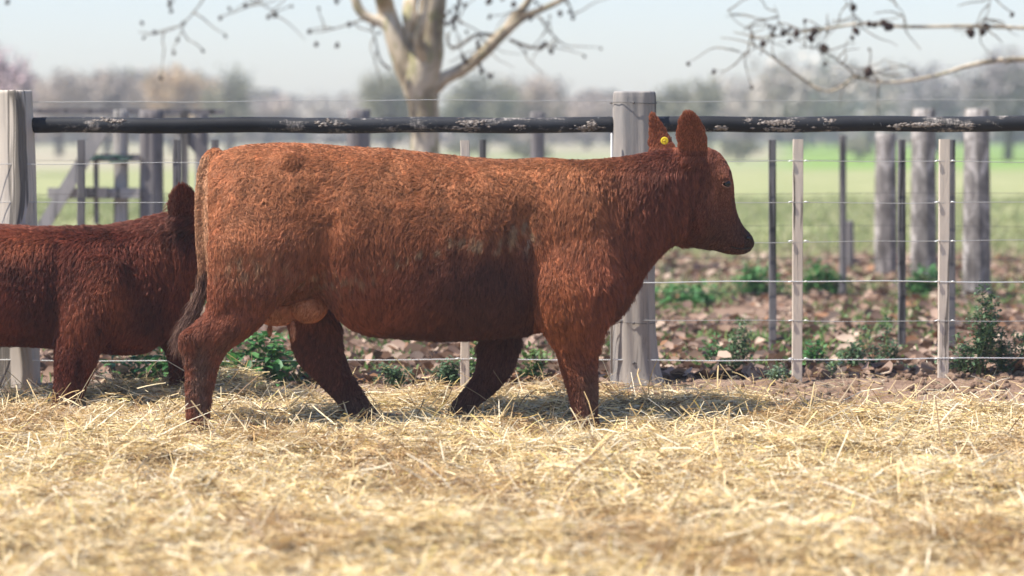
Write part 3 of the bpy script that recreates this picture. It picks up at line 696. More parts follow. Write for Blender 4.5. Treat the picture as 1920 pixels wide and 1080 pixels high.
near_ear = ear((1305, 312), (1291, 203), 66, 13.88, -.04, .018, .15, [(0, .62), (.15, .86), (.3, .98), (.5, 1.0), (.68, .90), (.82, .72), (.92, .50), (.98, .30), (1.0, .15)])
far_ear = ear((1244, 290), (1221, 206), 62, 14.16, .03, .015, -.3, [(0, 1.0), (.2, .98), (.4, .82), (.6, .64), (.8, .46), (.92, .32), (1.0, .12)])
nf = leg_loft([(410, 1010, 1160), (470, 1002, 1168), (540, 994, 1165), (590, 1000, 1146), (625, 1022, 1128), (660, 1047, 1117), (695, 1058, 1113), (735, 1070, 1115), (770, 1078, 1114), (800, 1082, 1116), (822, 1080, 1122)], 13.76, .62, .115)
nh = leg_loft([(330, 400, 600), (400, 392, 600), (480, 390, 588), (540, 391, 552), (580, 388, 512), (608, 366, 490), (630, 342, 462), (652, 342, 428), (682, 351, 406), (720, 354, 396), (755, 354, 390), (790, 355, 388), (815, 352, 396)], 13.74, .62, .12)
fh = leg_loft([(480, 470, 610), (560, 510, 630), (610, 540, 635), (650, 552, 638), (680, 566, 646), (705, 590, 656), (730, 615, 672), (752, 637, 686), (772, 656, 702), (790, 668, 712)], 14.15, .6, .10)
ff = leg_loft([(520, 880, 1000), (600, 898, 978), (645, 902, 972), (690, 899, 958), (718, 885, 940), (742, 866, 914), (762, 850, 890), (782, 842, 876), (800, 838, 880)], 14.15, .65, .09)
tail = MB(); tp = spline([(412, 285), (392, 294), (381, 320), (376, 370), (375, 440), (378, 500), (377, 545), (366, 585), (350, 630)], 4)
tail.tube([at(x, y, CY) for x, y in tp], list(np.linspace(.034, .017, len(tp))), 12)
extras = [ellipsoid(at(1085, 440, 13.90), .24, .19, .36, Matrix.Rotation(R(-12), 3, 'Y')),
          ellipsoid(at(480, 425, 13.90), .25, .225, .36, Matrix.Rotation(R(8), 3, 'Y')),
          ellipsoid(at(545, 310, 13.82), .10, .10, .07), ellipsoid(at(425, 315, CY), .08, .15, .07), 
          ellipsoid(at(1360, 335, 13.985), .032, .022, .024)]
cow = empty('cow', 'large red-brown cow with shaggy coat and yellow ear tag walking right on straw', 'cow', (0, CY, 0))
bodym = fuse([trunk, neck, head, near_ear, far_ear, nf, nh, fh, ff, tail] + extras, 'body', .0125, 16, SKIN)
def sculpt(me, Yc, blobs, lines, extra=None):
    nv = len(me.vertices); co = np.empty(nv*3, np.float32); me.vertices.foreach_get('co', co); co = co.reshape(-1, 3).astype(float)
    no = np.empty(nv*3, np.float32); me.vertices.foreach_get('normal', no); no = no.reshape(-1, 3)
    x, y = to_px(co); d = np.zeros(nv)
    for bx, by, sx, sy, a in blobs: d += a*np.exp(-((x-bx)/sx)**2 - ((y-by)/sy)**2)
    for pts, w_, a in lines:
        best = np.full(nv, 1e9)
        for (x0, y0), (x1, y1) in zip(pts[:-1], pts[1:]):
            t = np.clip(((x-x0)*(x1-x0) + (y-y0)*(y1-y0))/((x1-x0)**2 + (y1-y0)**2), 0, 1); best = np.minimum(best, np.hypot(x - x0 - t*(x1-x0), y - y0 - t*(y1-y0)))
        d += a*np.exp(-(best/w_)**2)
    if extra is not None: d += extra(x, y)
    d *= np.clip(np.abs(no[:, 1])*1.6, 0, 1); co += no*d[:, None]
    me.vertices.foreach_set('co', co.astype(np.float32).ravel()); me.update()
sculpt(bodym, CY, [(612, 355, 42, 60, -.022), (470, 430, 75, 100, .014), (545, 300, 36, 22, .007), (432, 322, 16, 26, -.010), (560, 535, 30, 34, .014), (1060, 560, 45, 60, .010), (1145, 520, 30, 40, .014),
        (1322, 408, 30, 38, .013), (1362, 322, 14, 12, .010), (1358, 347, 12, 10, -.007), (1348, 385, 14, 26, -.008), (1390, 455, 14, 12, .006), (1405, 446, 6, 5, .004), (352, 632, 12, 20, .008), (1100, 705, 20, 16, .008), (780, 560, 110, 50, .012)],
    [([(622, 420), (606, 500), (600, 560)], 18, -.016), ([(982, 400), (990, 520), (1008, 630)], 17, -.030), ([(1165, 330), (1140, 420), (1172, 540)], 20, -.014), ([(1062, 318), (1100, 400), (1135, 470)], 22, .011),
     ([(1278, 340), (1284, 400), (1304, 452)], 11, -.012), ([(1408, 464), (1388, 465), (1368, 461)], 4, -.005), ([(455, 560), (410, 600), (385, 650)], 14, -.010), ([(372, 590), (352, 625)], 9, .010), ([(1072, 620), (1088, 700)], 12, -.008),
     ([(1222, 330), (1230, 400), (1215, 470)], 14, -.007), ([(500, 300), (470, 340), (455, 400)], 14, -.007)], lambda x, y: .0035*np.sin((x + (y-400)*.12)/9.5)*np.exp(-((x-830)/110)**2 - ((y-440)/90)**2))

def flow_cow(P, N):
    x, y = to_px(P); f = np.zeros(P.shape); f[:, 2] = -1
    back = sstep(-y, -345, -285)
    f[:, 0] = -0.12 + 0.26*sn(P, 60, 1.2, 2) - 0.9*back
    neck_ = sstep(x, 1040, 1150)*(1 - sstep(x, 1270, 1300)); f[:, 0] += neck_*0.25
    sh = np.exp(-((x-1060)/90)**2)*sstep(y, 450, 560); f[:, 0] += sh*0.35
    th = (1 - sstep(x, 420, 560))*sstep(y, 330, 420)*(1-sstep(y, 600, 640)); f[:, 0] += -.12*th
    hd = sstep(x, 1300, 1330)*(y < 480); f[:, 0] += hd*.3
    er = (x > 1262)*(x < 1335)*(y < 292); f[er] = np.array([-.1, 0, 1.0]); er2 = (x < 1268)*(x > 1205)*(y < 276)*(P[:, 1] > 14.1); f[er2] = np.array([-.2, 0, 1.0])
    sw = sstep(-y, -480, -430)*0.30*(x < 1000)                       # curls on the back and loin
    a = sn(P, 61, 3.2, 2)*math.pi*sw; f[:, 0], f[:, 2] = f[:, 0]*np.cos(a) - f[:, 2]*np.sin(a), f[:, 0]*np.sin(a) + f[:, 2]*np.cos(a)
    f[:, 0] += 0.14*sn(P, 62, 4.0, 1)
    return f
def len_cow(P, N):
    x, y = to_px(P); L = np.full(len(P), .030)
    L += .020*sstep(x, 1030, 1120)*(1-sstep(x, 1270, 1300)); L -= .016*sstep(x, 1318, 1345); L += (.010 + .014*np.clip(sn(P, 64, 8, 2), 0, 1))*sstep(y, 560, 625)*(x > 600)*(x < 1000)
    L = np.where((y > 650), .020, L); L = np.where((x > 1340), .009, L); er = (x > 1262)*(x < 1335)*(y < 290); L = np.where(er | ((P[:, 1] > 14.1) & (y < 276)), .012, L)
    L = np.where(y < 320, np.minimum(L, .020), L); L = np.where((x < 392) & (y < 560), .018, L)
    return L*(1 + .25*sn(P, 63, 2.0, 2))
def lift_cow(P, N):
    x, y = to_px(P); return .10*sstep(x, 1060, 1130)*(x < 1300) + .08*sstep(y, 480, 560) + np.where(x > 1318, .13, .19) + .10*sstep(y, 640, 680)
def col_cow(P, N, r):
    x, y = to_px(P); c = np.tile(np.array([.26, .078, .039]), (len(P), 1))
    hi = (1 - sstep(y, 330, 560))*(1-.75*sstep(x, 1050, 1250)); c = c*(1-hi[:, None]) + np.array([.40, .155, .065])*hi[:, None]   # topline lightened: sunlight on the back put into the coat colour
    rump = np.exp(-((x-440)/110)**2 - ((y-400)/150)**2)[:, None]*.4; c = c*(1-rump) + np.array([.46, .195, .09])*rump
    shl = (np.exp(-((x-1045)/60)**2 - ((y-600)/110)**2)*.8*(P[:, 1] < 13.95))[:, None]; c = c*(1-shl) + np.array([.40, .13, .045])*shl  # near foreleg painted brighter where the sun catches its rear side
    nk = sstep(x, 1080, 1260)*.8; c = c*(1-nk[:, None]) + np.array([.155, .046, .030])*nk[:, None]   # darker red neck and head
    fh_ = np.exp(-((x-1345)/30)**2 - ((y-350)/60)**2)[:, None]*.4; c = c*(1-fh_) + np.array([.26, .11, .06])*fh_
    nz = sn(P, 70, 2.5, 3); st_ = sn(P*np.array([1, 1, .28]), 75, 14, 2); c = c*(1 + .22*nz + .16*st_)[:, None]
    # dried mud: crusty line along the ribs, flank, thigh, lower legs and belly edge; belly and foreleg also carry painted shade
    lc = np.interp(x, [600, 700, 800, 900, 1000], [560, 510, 468, 448, 440]) + 10*np.sin(x*.05) + 14*sn(P, 73, 6, 2)
    line = 1.3*np.exp(-((y - lc)/10)**2)*sstep(x, 630, 820)*(1-sstep(x, 990, 1020))
    wt = np.exp(-((x-988)/13)**2 - ((y-452)/14)**2)
    th = np.exp(-((x-470)/70)**2 - ((y-500)/34)**2)*.38; fl = np.exp(-((x-620)/70)**2 - ((y-525)/20)**2)*.5
    mud = np.clip((line*.95 + th + fl)*(.4 + 1.3*sn(P*np.array([1, 1, .5]), 71, 20, 2)), 0, .85)[:, None]; c = c*(1-mud) + np.array([.33, .215, .125])*mud
    wt = np.clip(wt*(.1 + 1.6*sn(P*np.array([1, 1, .4]), 74, 26, 2)), 0, .9)[:, None]; c = c*(1-wt) + np.array([.52, .43, .32])*wt
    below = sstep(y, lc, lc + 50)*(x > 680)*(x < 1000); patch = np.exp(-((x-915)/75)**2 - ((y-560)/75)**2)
    mud_shade = np.clip(below*.45*sstep(x, 680, 800) + patch*.85 + sstep(y, 596, 632)*(x > 640)*(x < 1000)*.75, 0, .9)[:, None]; c = c*(1-mud_shade) + np.array([.085, .034, .026])*mud_shade  # dark belly mud, with the shade of the underside painted into it
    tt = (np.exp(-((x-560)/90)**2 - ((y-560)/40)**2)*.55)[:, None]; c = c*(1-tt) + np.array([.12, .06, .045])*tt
    lowd = (sstep(y, 590, 690)*(x < 480))*np.clip(.7 + .6*sn(P, 72, 7, 2), .2, 1)*.85; lowf = (sstep(y, 660, 740)*(x > 1040))*sstep(x, 1060, 1110)*.85  # leg mud; the foreleg's right half is also darkened as its shaded side
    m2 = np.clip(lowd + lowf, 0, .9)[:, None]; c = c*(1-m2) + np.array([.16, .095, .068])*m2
    fr = ((P[:, 1] > 13.98)*sstep(y, 600, 640))[:, None]*.75; c = c*(1-fr) + np.array([.13, .045, .030])*fr  # far legs darkened: the body's shade put into the coat colour
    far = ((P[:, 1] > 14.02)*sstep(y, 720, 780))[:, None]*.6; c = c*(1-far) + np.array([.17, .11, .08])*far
    rim = ((x < 392)*(y > 290)*(y < 560))[:, None]*.5; c = c*(1-rim) + np.array([.55, .33, .19])*rim  # sunlit edge of the rump painted as paler hair
    dk = (sstep(x + (y-400)*.6, 1310, 1370)*sstep(y, 340, 420))[:, None]*.65; c = c*(1-dk) + np.array([.085, .036, .028])*dk
    thr = (sstep(x*.8 + y, 1440, 1520)*(x > 1150)*(y > 420))[:, None]*.5; c = c*(1-thr) + np.array([.09, .04, .03])*thr
    ea = (((x > 1262)*(x < 1330)*(y < 285)) | ((x < 1270)*(y < 280)*(x > 1200)*(P[:, 1] > 14.08)))[:, None]*.75; c = c*(1-ea) + np.array([.30, .095, .045])*ea
    mz = ((x > 1396)*(y > 425)*(y < 482))[:, None]*.7; c = c*(1-mz) + np.array([.05, .03, .028])*mz
    return np.clip(c, .01, 1)
def curl_cow(P, N): x, y = to_px(P); return .10 + .22*sstep(-y, -460, -380)*(x < 1030)
wgt_cow = lambda P, N: np.where(N[:, 1] < .35, 1.0, .35)*np.where((P[:, 1] > 13.95) & (P[:, 2] < .42), 1.1, 1)
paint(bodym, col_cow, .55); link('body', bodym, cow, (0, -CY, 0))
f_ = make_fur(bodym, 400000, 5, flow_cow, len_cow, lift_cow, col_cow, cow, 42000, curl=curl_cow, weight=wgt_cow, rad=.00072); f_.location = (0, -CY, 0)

PINK = NM('udder_skin', 0.6, 0.3); PINK.color(PINK.ramp(PINK.noise(PINK.coords(), 14, 4), [(0.3, (.30, .11, .06)), (0.65, (.50, .24, .15))])); PINK.bump(PINK.noise(PINK.coords(), 60, 3), .3, .005)
ud = fuse([ellipsoid(at(578, 570, 13.97), .10, .115, .095), ellipsoid(at(520, 580, 14.02), .13, .12, .080), ellipsoid(at(549, 622, 13.92), .017, .015, .055), ellipsoid(at(506, 618, 14.04), .012, .012, .035)], 'udder', .006, 3, PINK.m)
udo = link('udder', ud, cow, (0, -CY, 0))
uf = make_fur(ud, 9000, 25, lambda P, N: np.tile(np.array([-.2, 0, -1.0]), (len(P), 1)), lambda P, N: np.full(len(P), .014), lambda P, N: np.full(len(P), .25),
    lambda P, N, r: np.tile(np.array([.38, .14, .07]), (len(P), 1))*(1 + .3*sn(P, 90, 6, 2))[:, None], udo, 900, name='udder_hair', rad=.0006)
HORN = NM('hoof_horn', 0.6, 0.3); HORN.color((0.05, 0.04, 0.035))
def hoof(px, py, Y, s=1.0, rot=0):
    b = at(px, py, Y); mb = MB()
    for sd in (-1, 1):
        rings = []
        for z, sx, sy, ox in [(0.055, .034, .022, -.004), (.03, .042, .025, .002), (0.0, .052, .028, .008)]:
            rings.append([b - Vector((0, CY, 0)) + Vector((ox + math.cos(t)*sx*s, sd*.027*s + math.sin(t)*sy*s, (z-.03)*s)) for t in [2*math.pi*k/14 for k in range(14)]])
        mb.rings(rings)
    return mb.mesh('hoof', HORN.m, True)
for h in [(1102, 822, 13.76), (374, 815, 13.74), (692, 790, 14.15), (858, 800, 14.15)]: link('hoof', hoof(*h), cow)
# eye, ear tag, nostril
EYE = NM('eye_dark', 0.25, 0.4); EYE.color((0.006, 0.004, 0.003))
LID = NM('eyelid', 0.6, .2); LID.color((.16, .07, .045))
def find_surface(px, py, me):
    from mathutils.bvhtree import BVHTree
    dg = BVHTree.FromPolygons([v.co for v in me.vertices], [p.vertices for p in me.polygons]); o_ = Vector((0, 0, CAM_Z)); d_ = (at(px, py, 14) - o_).normalized()
    return dg.ray_cast(o_, d_)
loc, nrm, _, _ = find_surface(1362, 344, bodym)
ym = ellipsoid(loc - Vector((0, CY, 0)) + nrm*.002, .021, .012, .017, Matrix.Rotation(R(-24), 3, 'Z')); eo = link('eye', ym.mesh('eye', EYE.m, True), cow)
lm = MB(); base = loc - Vector((0, CY, 0)) + nrm*.004
u_ = Vector((.9, .35, 0)).normalized()
for sgn in (1, -1):
    lm.tube([base + u_*(.024*math.cos(t)) + Vector((0, 0, sgn*.015*math.sin(t))) + nrm*.005*math.sin(t) for t in [math.pi*k/10 for k in range(11)]], [.002 + .0035*math.sin(math.pi*k/10) for k in range(11)], 6)
link('eyelid', lm.mesh('eyelid', LID.m, True), cow)
ml = []
for px_, py_ in [(1405, 463), (1398, 465), (1388, 466), (1378, 464), (1370, 460)]:
    l_, n_, _, _ = find_surface(px_, py_, bodym)
    if l_: ml.append(l_ - Vector((0, CY, 0)) + n_*.008)
if len(ml) > 2:
    mm = MB(); mm.tube(ml, .0028, 6); link('mouth_line', mm.mesh('mouth_line', EYE.m, True), cow)
loc2, nrm2, _, _ = find_surface(1402, 447, bodym); nm = ellipsoid(loc2 - Vector((0, CY, 0)) + nrm2*.004, .012, .007, .008, Matrix.Rotation(R(20), 3, 'Y')); link('nostril', nm.mesh('nostril', EYE.m, True), cow)
TAG = NM('yellow_tag', 0.35, 0.5); TAG.color((.85, .62, .02)); TAGD = NM('tag_pin', .5, .4); TAGD.color((.12, .09, .02))
tl = at(1246, 264, 14.13) - Vector((0, CY, 0)); mb = MB()
mb.rings([[tl + Vector((math.cos(t)*r_, dy_, math.sin(t)*r_)) for t in [2*math.pi*k/28 for k in range(28)]] for r_, dy_ in [(.0185, .004), (.0195, 0), (.0185, -.004), (.013, -.005), (.012, -.003), (.006, -.003), (.005, -.008), (.002, -.009)]])
tg = link('ear_tag', mb.mesh('ear_tag', TAG.m), cow)
mb = MB(); mb.tube([tl + Vector((0, -.008, 0)), tl + Vector((0, -.011, 0))], .0022, 10); link('tag_pin', mb.mesh('tag_pin', TAGD.m), tg)
# tail switch: long loose grey-brown hair
def switch(pts, n, Y, parent, col_, spread, L0, name='tail_switch', seed=3):
    r = np.random.default_rng(seed); ctr = spline(pts, 6); m = len(ctr); npts = 8; P = np.empty((n, npts, 3), np.float32)
    for i in range(n):
        s0 = r.uniform(0, .55); ln = r.uniform(.3, .45)*L0; o_ = r.normal(0, 1, 3)*spread; o2 = r.normal(0, 1, 3)*spread*1.7; ph = r.uniform(0, 6)
        for k in range(npts):
            s = min(s0 + ln*k/(npts-1), 1)*(m-1); a = int(min(s, m-2)); f = s - a; p = ctr[a]*(1-f) + ctr[a+1]*f
            w3 = at(p[0], p[1], Y); tk = k/(npts-1); oo = o_*(1-tk) + o2*tk
            P[i, k] = (w3.x + oo[0] + .004*math.sin(ph + tk*5), w3.y + oo[1] - CY, w3.z + oo[2]*.5)
    hc = bpy.data.hair_curves.new(name); hc.add_curves([npts]*n); hc.attributes['position'].data.foreach_set('vector', P.ravel())
    ra = hc.attributes.get('radius') or hc.attributes.new('radius', 'FLOAT', 'POINT'); ra.data.foreach_set('value', np.tile(np.linspace(.0013, .0004, npts), n).astype(np.float32))
    col = np.ones((n, 4), np.float32); col[:, :3] = np.array(col_)[r.integers(0, len(col_), n)]*r.uniform(.7, 1.2, n)[:, None]
    a_ = hc.attributes.new('tint', 'FLOAT_COLOR', 'CURVE'); a_.data.foreach_set('color', col.ravel()); hc.materials.append(FUR); link(name, hc, parent, kind='stuff')
switch([(382, 515), (377, 550), (362, 585), (345, 618), (336, 650), (334, 678)], 1800, 13.93, cow, [(.15, .075, .05), (.09, .045, .032), (.24, .14, .10)], .013, 1.0)

# ---- the dark calf behind
KY = 14.95; calf = empty('calf', 'dark mahogany calf walking close behind the rump of the red cow', 'calf', (0, KY, 0))
ktr = trunk_loft([(-190, 470, 560, .10), (-175, 440, 610, .17), (-140, 428, 640, .22), (-60, 424, 648, .25), (20, 426, 648, .27), (100, 428, 652, .26), (170, 427, 660, .23), (230, 424, 665, .20), (280, 418, 658, .17), (315, 420, 625, .12)], KY, 2.3)
knk = pair_loft([(200, 425, 225, 665, .19), (250, 416, 275, 660, .16), (295, 404, 320, 625, .135), (330, 394, 350, 580, .115), (360, 392, 350, 530, .09)], lambda px: KY)
khd = pair_loft([(345, 392, 325, 470, .06), (385, 400, 325, 510, .085), (405, 425, 338, 530, .09), (415, 455, 355, 540, .08), (424, 490, 372, 548, .062), (430, 520, 388, 556, .052), (430, 540, 405, 560, .04)], lambda px: KY, -R(3))
kear = ear((348, 430), (341, 341), 74, 14.83, -.05, .014, .2, [(0, 1.0), (.2, 1.05), (.45, 1.0), (.65, .9), (.8, .72), (.92, .48), (1.0, .15)]); kear2 = ear((352, 410), (335, 352), 44, 15.1, .05, .014, -.3)
knf = leg_loft([(480, 120, 250), (540, 108, 240), (600, 104, 212), (650, 106, 188), (690, 107, 174), (725, 105, 158), (755, 103, 148), (785, 100, 146)], 14.74, .65, .08)
kff = leg_loft([(580, 240, 320), (630, 280, 335), (665, 312, 347), (700, 320, 346), (730, 322, 344), (765, 320, 350)], 15.12, .65, .07)
knh = leg_loft([(520, -180, -60), (600, -170, -100), (650, -185, -135), (700, -180, -148), (785, -178, -145)], 14.74, .65, .09)
kfh = leg_loft([(520, -150, -40), (600, -120, -50), (650, -110, -62), (700, -95, -62), (775, -80, -45)], 15.12, .65, .09)
ktail = MB(); ktail.tube([at(x, y, KY) for x, y in [(-170, 432), (-196, 460), (-200, 540), (-200, 640)]], [.02, .018, .014, .01], 10)
kex = [ellipsoid(at(180, 530, 14.93), .18, .19, .27), ellipsoid(at(-110, 520, 14.88), .2, .18, .28)]
km = fuse([ktr, knk, khd, kear, kear2, knf, kff, knh, kfh, ktail] + kex, 'body', .0125, 14, SKIN)
sculpt(km, KY, [(200, 560, 40, 60, .012), (150, 590, 30, 40, .012), (20, 560, 60, 60, .008), (355, 480, 22, 40, .010)], [([(110, 470), (95, 560), (112, 640)], 16, -.020), ([(245, 450), (262, 540), (235, 620)], 18, -.014), ([(322, 440), (318, 520)], 12, -.010)])
def col_calf(P, N, r):
    x, y = to_px(P); c = np.tile(np.array([.165, .040, .021]), (len(P), 1)); c = c*(1 + .35*sn(P, 80, 2.0, 3) + .2*sn(P*np.array([1, 1, .25]), 83, 12, 2))[:, None]
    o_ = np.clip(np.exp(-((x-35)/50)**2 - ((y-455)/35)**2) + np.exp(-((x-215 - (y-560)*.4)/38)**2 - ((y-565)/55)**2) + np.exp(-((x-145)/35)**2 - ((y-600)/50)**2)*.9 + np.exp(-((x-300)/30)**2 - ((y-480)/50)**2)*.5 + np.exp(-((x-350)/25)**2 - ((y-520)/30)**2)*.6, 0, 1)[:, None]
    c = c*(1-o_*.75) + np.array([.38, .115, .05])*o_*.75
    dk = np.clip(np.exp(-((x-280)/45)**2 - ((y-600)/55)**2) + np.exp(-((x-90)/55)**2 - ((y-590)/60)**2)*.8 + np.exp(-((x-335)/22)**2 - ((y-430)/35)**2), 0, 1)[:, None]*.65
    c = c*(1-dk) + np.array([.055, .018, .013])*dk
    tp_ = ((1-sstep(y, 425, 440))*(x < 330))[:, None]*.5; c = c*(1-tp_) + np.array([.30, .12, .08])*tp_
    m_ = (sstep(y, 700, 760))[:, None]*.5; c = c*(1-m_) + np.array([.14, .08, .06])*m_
    return np.clip(c, .005, 1)
def flow_calf(P, N):
    x, y = to_px(P); f = np.zeros(P.shape); f[:, 2] = -1; f[:, 0] = -.2 - 1.0*(1-sstep(y, 425, 470)) + .3*sn(P, 81, 2, 2)
    er = (x > 315)*(x < 375)*(y < 405); f[er] = np.array([-.1, 0, 1.0]); return f
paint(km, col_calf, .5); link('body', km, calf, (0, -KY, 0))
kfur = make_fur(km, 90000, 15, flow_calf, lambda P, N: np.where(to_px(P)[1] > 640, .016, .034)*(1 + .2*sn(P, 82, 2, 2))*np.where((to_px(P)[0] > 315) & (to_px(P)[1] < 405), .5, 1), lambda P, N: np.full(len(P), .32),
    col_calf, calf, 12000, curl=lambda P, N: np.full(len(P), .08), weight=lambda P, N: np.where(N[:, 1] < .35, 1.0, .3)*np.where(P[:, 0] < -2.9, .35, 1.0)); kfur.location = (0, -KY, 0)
CYs = CY; CY = KY
for h in [(122, 785, 14.74), (335, 765, 15.12), (-160, 785, 14.74), (-62, 775, 15.12)]: link('hoof', hoof(*h), calf)
loc, nrm, _, _ = find_surface(395, 448, km)
if loc: link('eye', ellipsoid(loc - Vector((0, KY, 0)), .014, .01, .012).mesh('eye', EYE.m, True), calf)
CY = CYs

# ------------------------------------------------------------------ bare plane tree with seed balls
BARK = NM('plane_bark', 0.85, 0.15); g1 = BARK.noise(BARK.coords((1, 1, .55)), 3.2, 4, .55, .7); g2 = BARK.noise(BARK.coords((1, 1, .5)), 9, 4, .6, .3)
c = BARK.ramp(g1, [(0.34, (.16, .12, .085)), (0.45, (.30, .24, .16)), (0.54, (.50, .41, .30)), (0.68, (.60, .52, .40))])
c = BARK.mix(BARK.ramp(g2, [(0.55, (0,0,0)), (0.62, (.8,.8,.8))]), c, (.27, .25, .13)); BARK.color(c); BARK.bump(g1, .6, .03); BARK = BARK.m
TW = NM('twig_bark', .9, .1); TW.color((.16, .125, .09)); TW = TW.m
SB = NM('seed_ball', .95, .1); SB.color((.055, .035, .028)); SB = SB.m
def bake_ball():
    mb = MB(); rings = []
    for i in range(1, 7):
        ph = math.pi*i/7; rings.append([Vector((math.sin(ph)*math.cos(t), math.sin(ph)*math.sin(t), math.cos(ph)))*(1+.12*math.sin(i*5+k*7))*.5 for k, t in enumerate([2*math.pi*k/9 for k in range(9)])])
    mb.rings(rings); return mb.mesh('seed_ball', SB, True)
BALL = bake_ball()
TY = 28.0
TO = at(797, 500, TY); TO.z = 0
plane_tree = empty('plane_tree', 'bare forked plane tree with mottled bark and hanging seed balls behind the cow', 'tree', TO)
def limb(pts, parent, O, Y0, name='branch', mat=None, n=12, yoff=None, sub=5):
    """pts: (px, py, radius_px[, dy])"""
    P = spline([(p[0], p[1], p[2], p[3] if len(p) > 3 else 0) for p in pts], sub)
    mb = MB(); mb.tube([at(p[0], p[1], Y0 + p[3]) - O for p in P], [max(p[2], .5)/F_PX*(Y0 + p[3]) for p in P], n, True, .03)
    return link(name, mb.mesh(name, mat or BARK, True), parent)
limb([(797, 515, 34), (798, 430, 30), (797, 330, 29), (796, 230, 28), (793, 190, 30), (788, 150, 36), (798, 100, 35), (806, 50, 27), (812, 0, 26), (816, -80, 22), (822, -250, 16), (815, -450, 8)], plane_tree, TO, TY, 'trunk')
LB = [[(785, 175, 24), (765, 125, 26), (748, 85, 22), (735, 50, 19), (722, 10, 17), (710, -60, 14, -.4), (690, -250, 8, -.8)],
      [(745, 72, 14), (722, 45, 11), (690, 33, 9), (672, 15, 9), (662, -20, 8), (640, -120, 6), (600, -240, 3)],
      [(762, 95, 15), (772, 60, 16), (768, 20, 14), (775, -40, 12, .5), (770, -200, 7, .9)],
      [(812, 165, 16), (835, 146, 13), (870, 128, 12), (905, 100, 11.5), (940, 65, 11), (975, 35, 9), (1010, 20, 6), (1060, -5, 5), (1130, -60, 3)],
      [(940, 66, 8), (962, 35, 8), (985, 10, 7), (1005, -30, 6), (1030, -120, 3)],
      [(800, 118, 12, -.1), (785, 80, 10, -.25), (792, 30, 9, -.3), (796, -30, 8, -.3), (780, -160, 5, -.5)]]
for b in LB: limb(b, plane_tree, TO, TY)
TWG = [[(925, 66, 3.5), (900, 64, 3), (880, 72, 3), (862, 86, 3), (842, 86, 2.5), (838, 60, 1.5)], [(955, 74, 3.5), (980, 84, 3), (1005, 90, 2.5), (1022, 85, 2)], [(1010, 30, 2), (1030, 60, 1.5), (1045, 75, 1.5), (1036, 92, 1)],
       [(905, 90, 2), (897, 88, 1.5), (895, 105, 1)], [(880, 118, 2), (872, 110, 1.5), (868, 100, 1)], [(730, 130, 3), (712, 110, 2), (700, 60, 1.5), (690, 50, 1)],
       [(1060, -5, 2), (1070, 15, 1.5), (1074, 30, 1)], [(850, 10, 2), (858, 30, 1.5), (852, 48, 1)], [(812, -80, 6), (850, -60, 4), (870, -30, 3), (862, 0, 2), (856, 40, 1.2)],
       [(662, -20, 5), (560, -60, 4), (480, -55, 3), (400, -40, 2.2), (340, -20, 1.5), (322, 8, 1)], [(400, -40, 2), (380, 0, 1.5), (345, 42, 1.2), (300, 62, 1), (260, 60, .8)],
       [(560, -60, 2), (520, -20, 1.6), (470, 10, 1.2), (412, 32, 1)], [(345, 42, 1), (340, 60, .9), (330, 80, .8), (322, 95, .7)], [(690, 33, 2), (640, 50, 1.5), (600, 60, 1), (578, 60, .8)], [(600, -120, 2), (630, -40, 1.6), (640, 0, 1)],
       [(560, -60, 2), (540, -10, 1.2), (512, 20, 1), (500, 34, .8)]]
for b in TWG: limb(b, plane_tree, TO, TY - .3, 'twig', TW, 5, sub=4)
def balls(pts, parent, O, Y, dsz=.040):
    for (x, y, *s) in pts:
        o = link('seed_ball', BALL, parent, at(x, y, Y) - O); k = (s[0] if s else 1)*dsz*random.uniform(.8, 1.25); o.scale = (k*.9, k, k*random.uniform(1, 1.5)); o.rotation_euler = (random.uniform(-.6, .6), random.uniform(-.6, .6), 0)
balls([(318, 1), (318, 10), (321, 21), (333, 75), (326, 99), (290, 61), (266, 43), (413, 34), (430, 16), (503, 32, 1.3), (516, 28), (580, 59), (631, 2), (632, 85), (655, 46), (593, 83), (460, 10), (14, 4), (345, 43),
       (836, 30), (838, 45), (852, 32), (858, 12, 1.2), (860, 0), (848, 40, 1.3), (852, 52, 1.2), (864, 42), (875, 60), (896, 88, 1.2), (896, 80), (868, 106), (870, 113), (874, 118), (900, 122), (903, 132, 1.2), (920, 142, 1.2),
       (917, 2, 1.4), (963, 8, 1.2), (1015, 88, 1.3), (1022, 82, 1.2), (1038, 86), (1033, 96, 1.2), (1050, 25, 1.2), (1068, 22, 1), (1074, 33, 1), (1013, 12), (995, 35), (710, 62, 1.0), (700, 48), (843, 22), (872, 10), (942, -2), (1005, 5)], plane_tree, TO, TY - .3)

def sprout(bs, parent, O, Y, n, seed, rmax=13, ballp=.35):
    r = random.Random(seed)
    for k in range(n):
        b = r.choice(bs); i = r.randrange(len(b)-1); t = r.random(); x = b[i][0]*(1-t) + b[i+1][0]*t; y = b[i][1]*(1-t) + b[i+1][1]*t; a = r.uniform(0, 6.28); pts = [(x, y, 1.6)]
        if b[i][2] > rmax or y < -70: continue
        for j in range(r.randint(3, 5)):
            a += r.gauss(0, .28); st = r.uniform(12, 24); x += math.cos(a)*st; y += math.sin(a)*st*.8 + 2; pts.append((x, y, 1.3 - .2*j, r.uniform(-.2, .2)))
        limb(pts, parent, O, Y, 'twig', TW, 4, sub=3)
        if r.random() < ballp:
            balls([(x, y + 3, .8)], parent, O, Y)
sprout(LB[3:5] + TWG, plane_tree, TO, TY - .3, 46, 5)
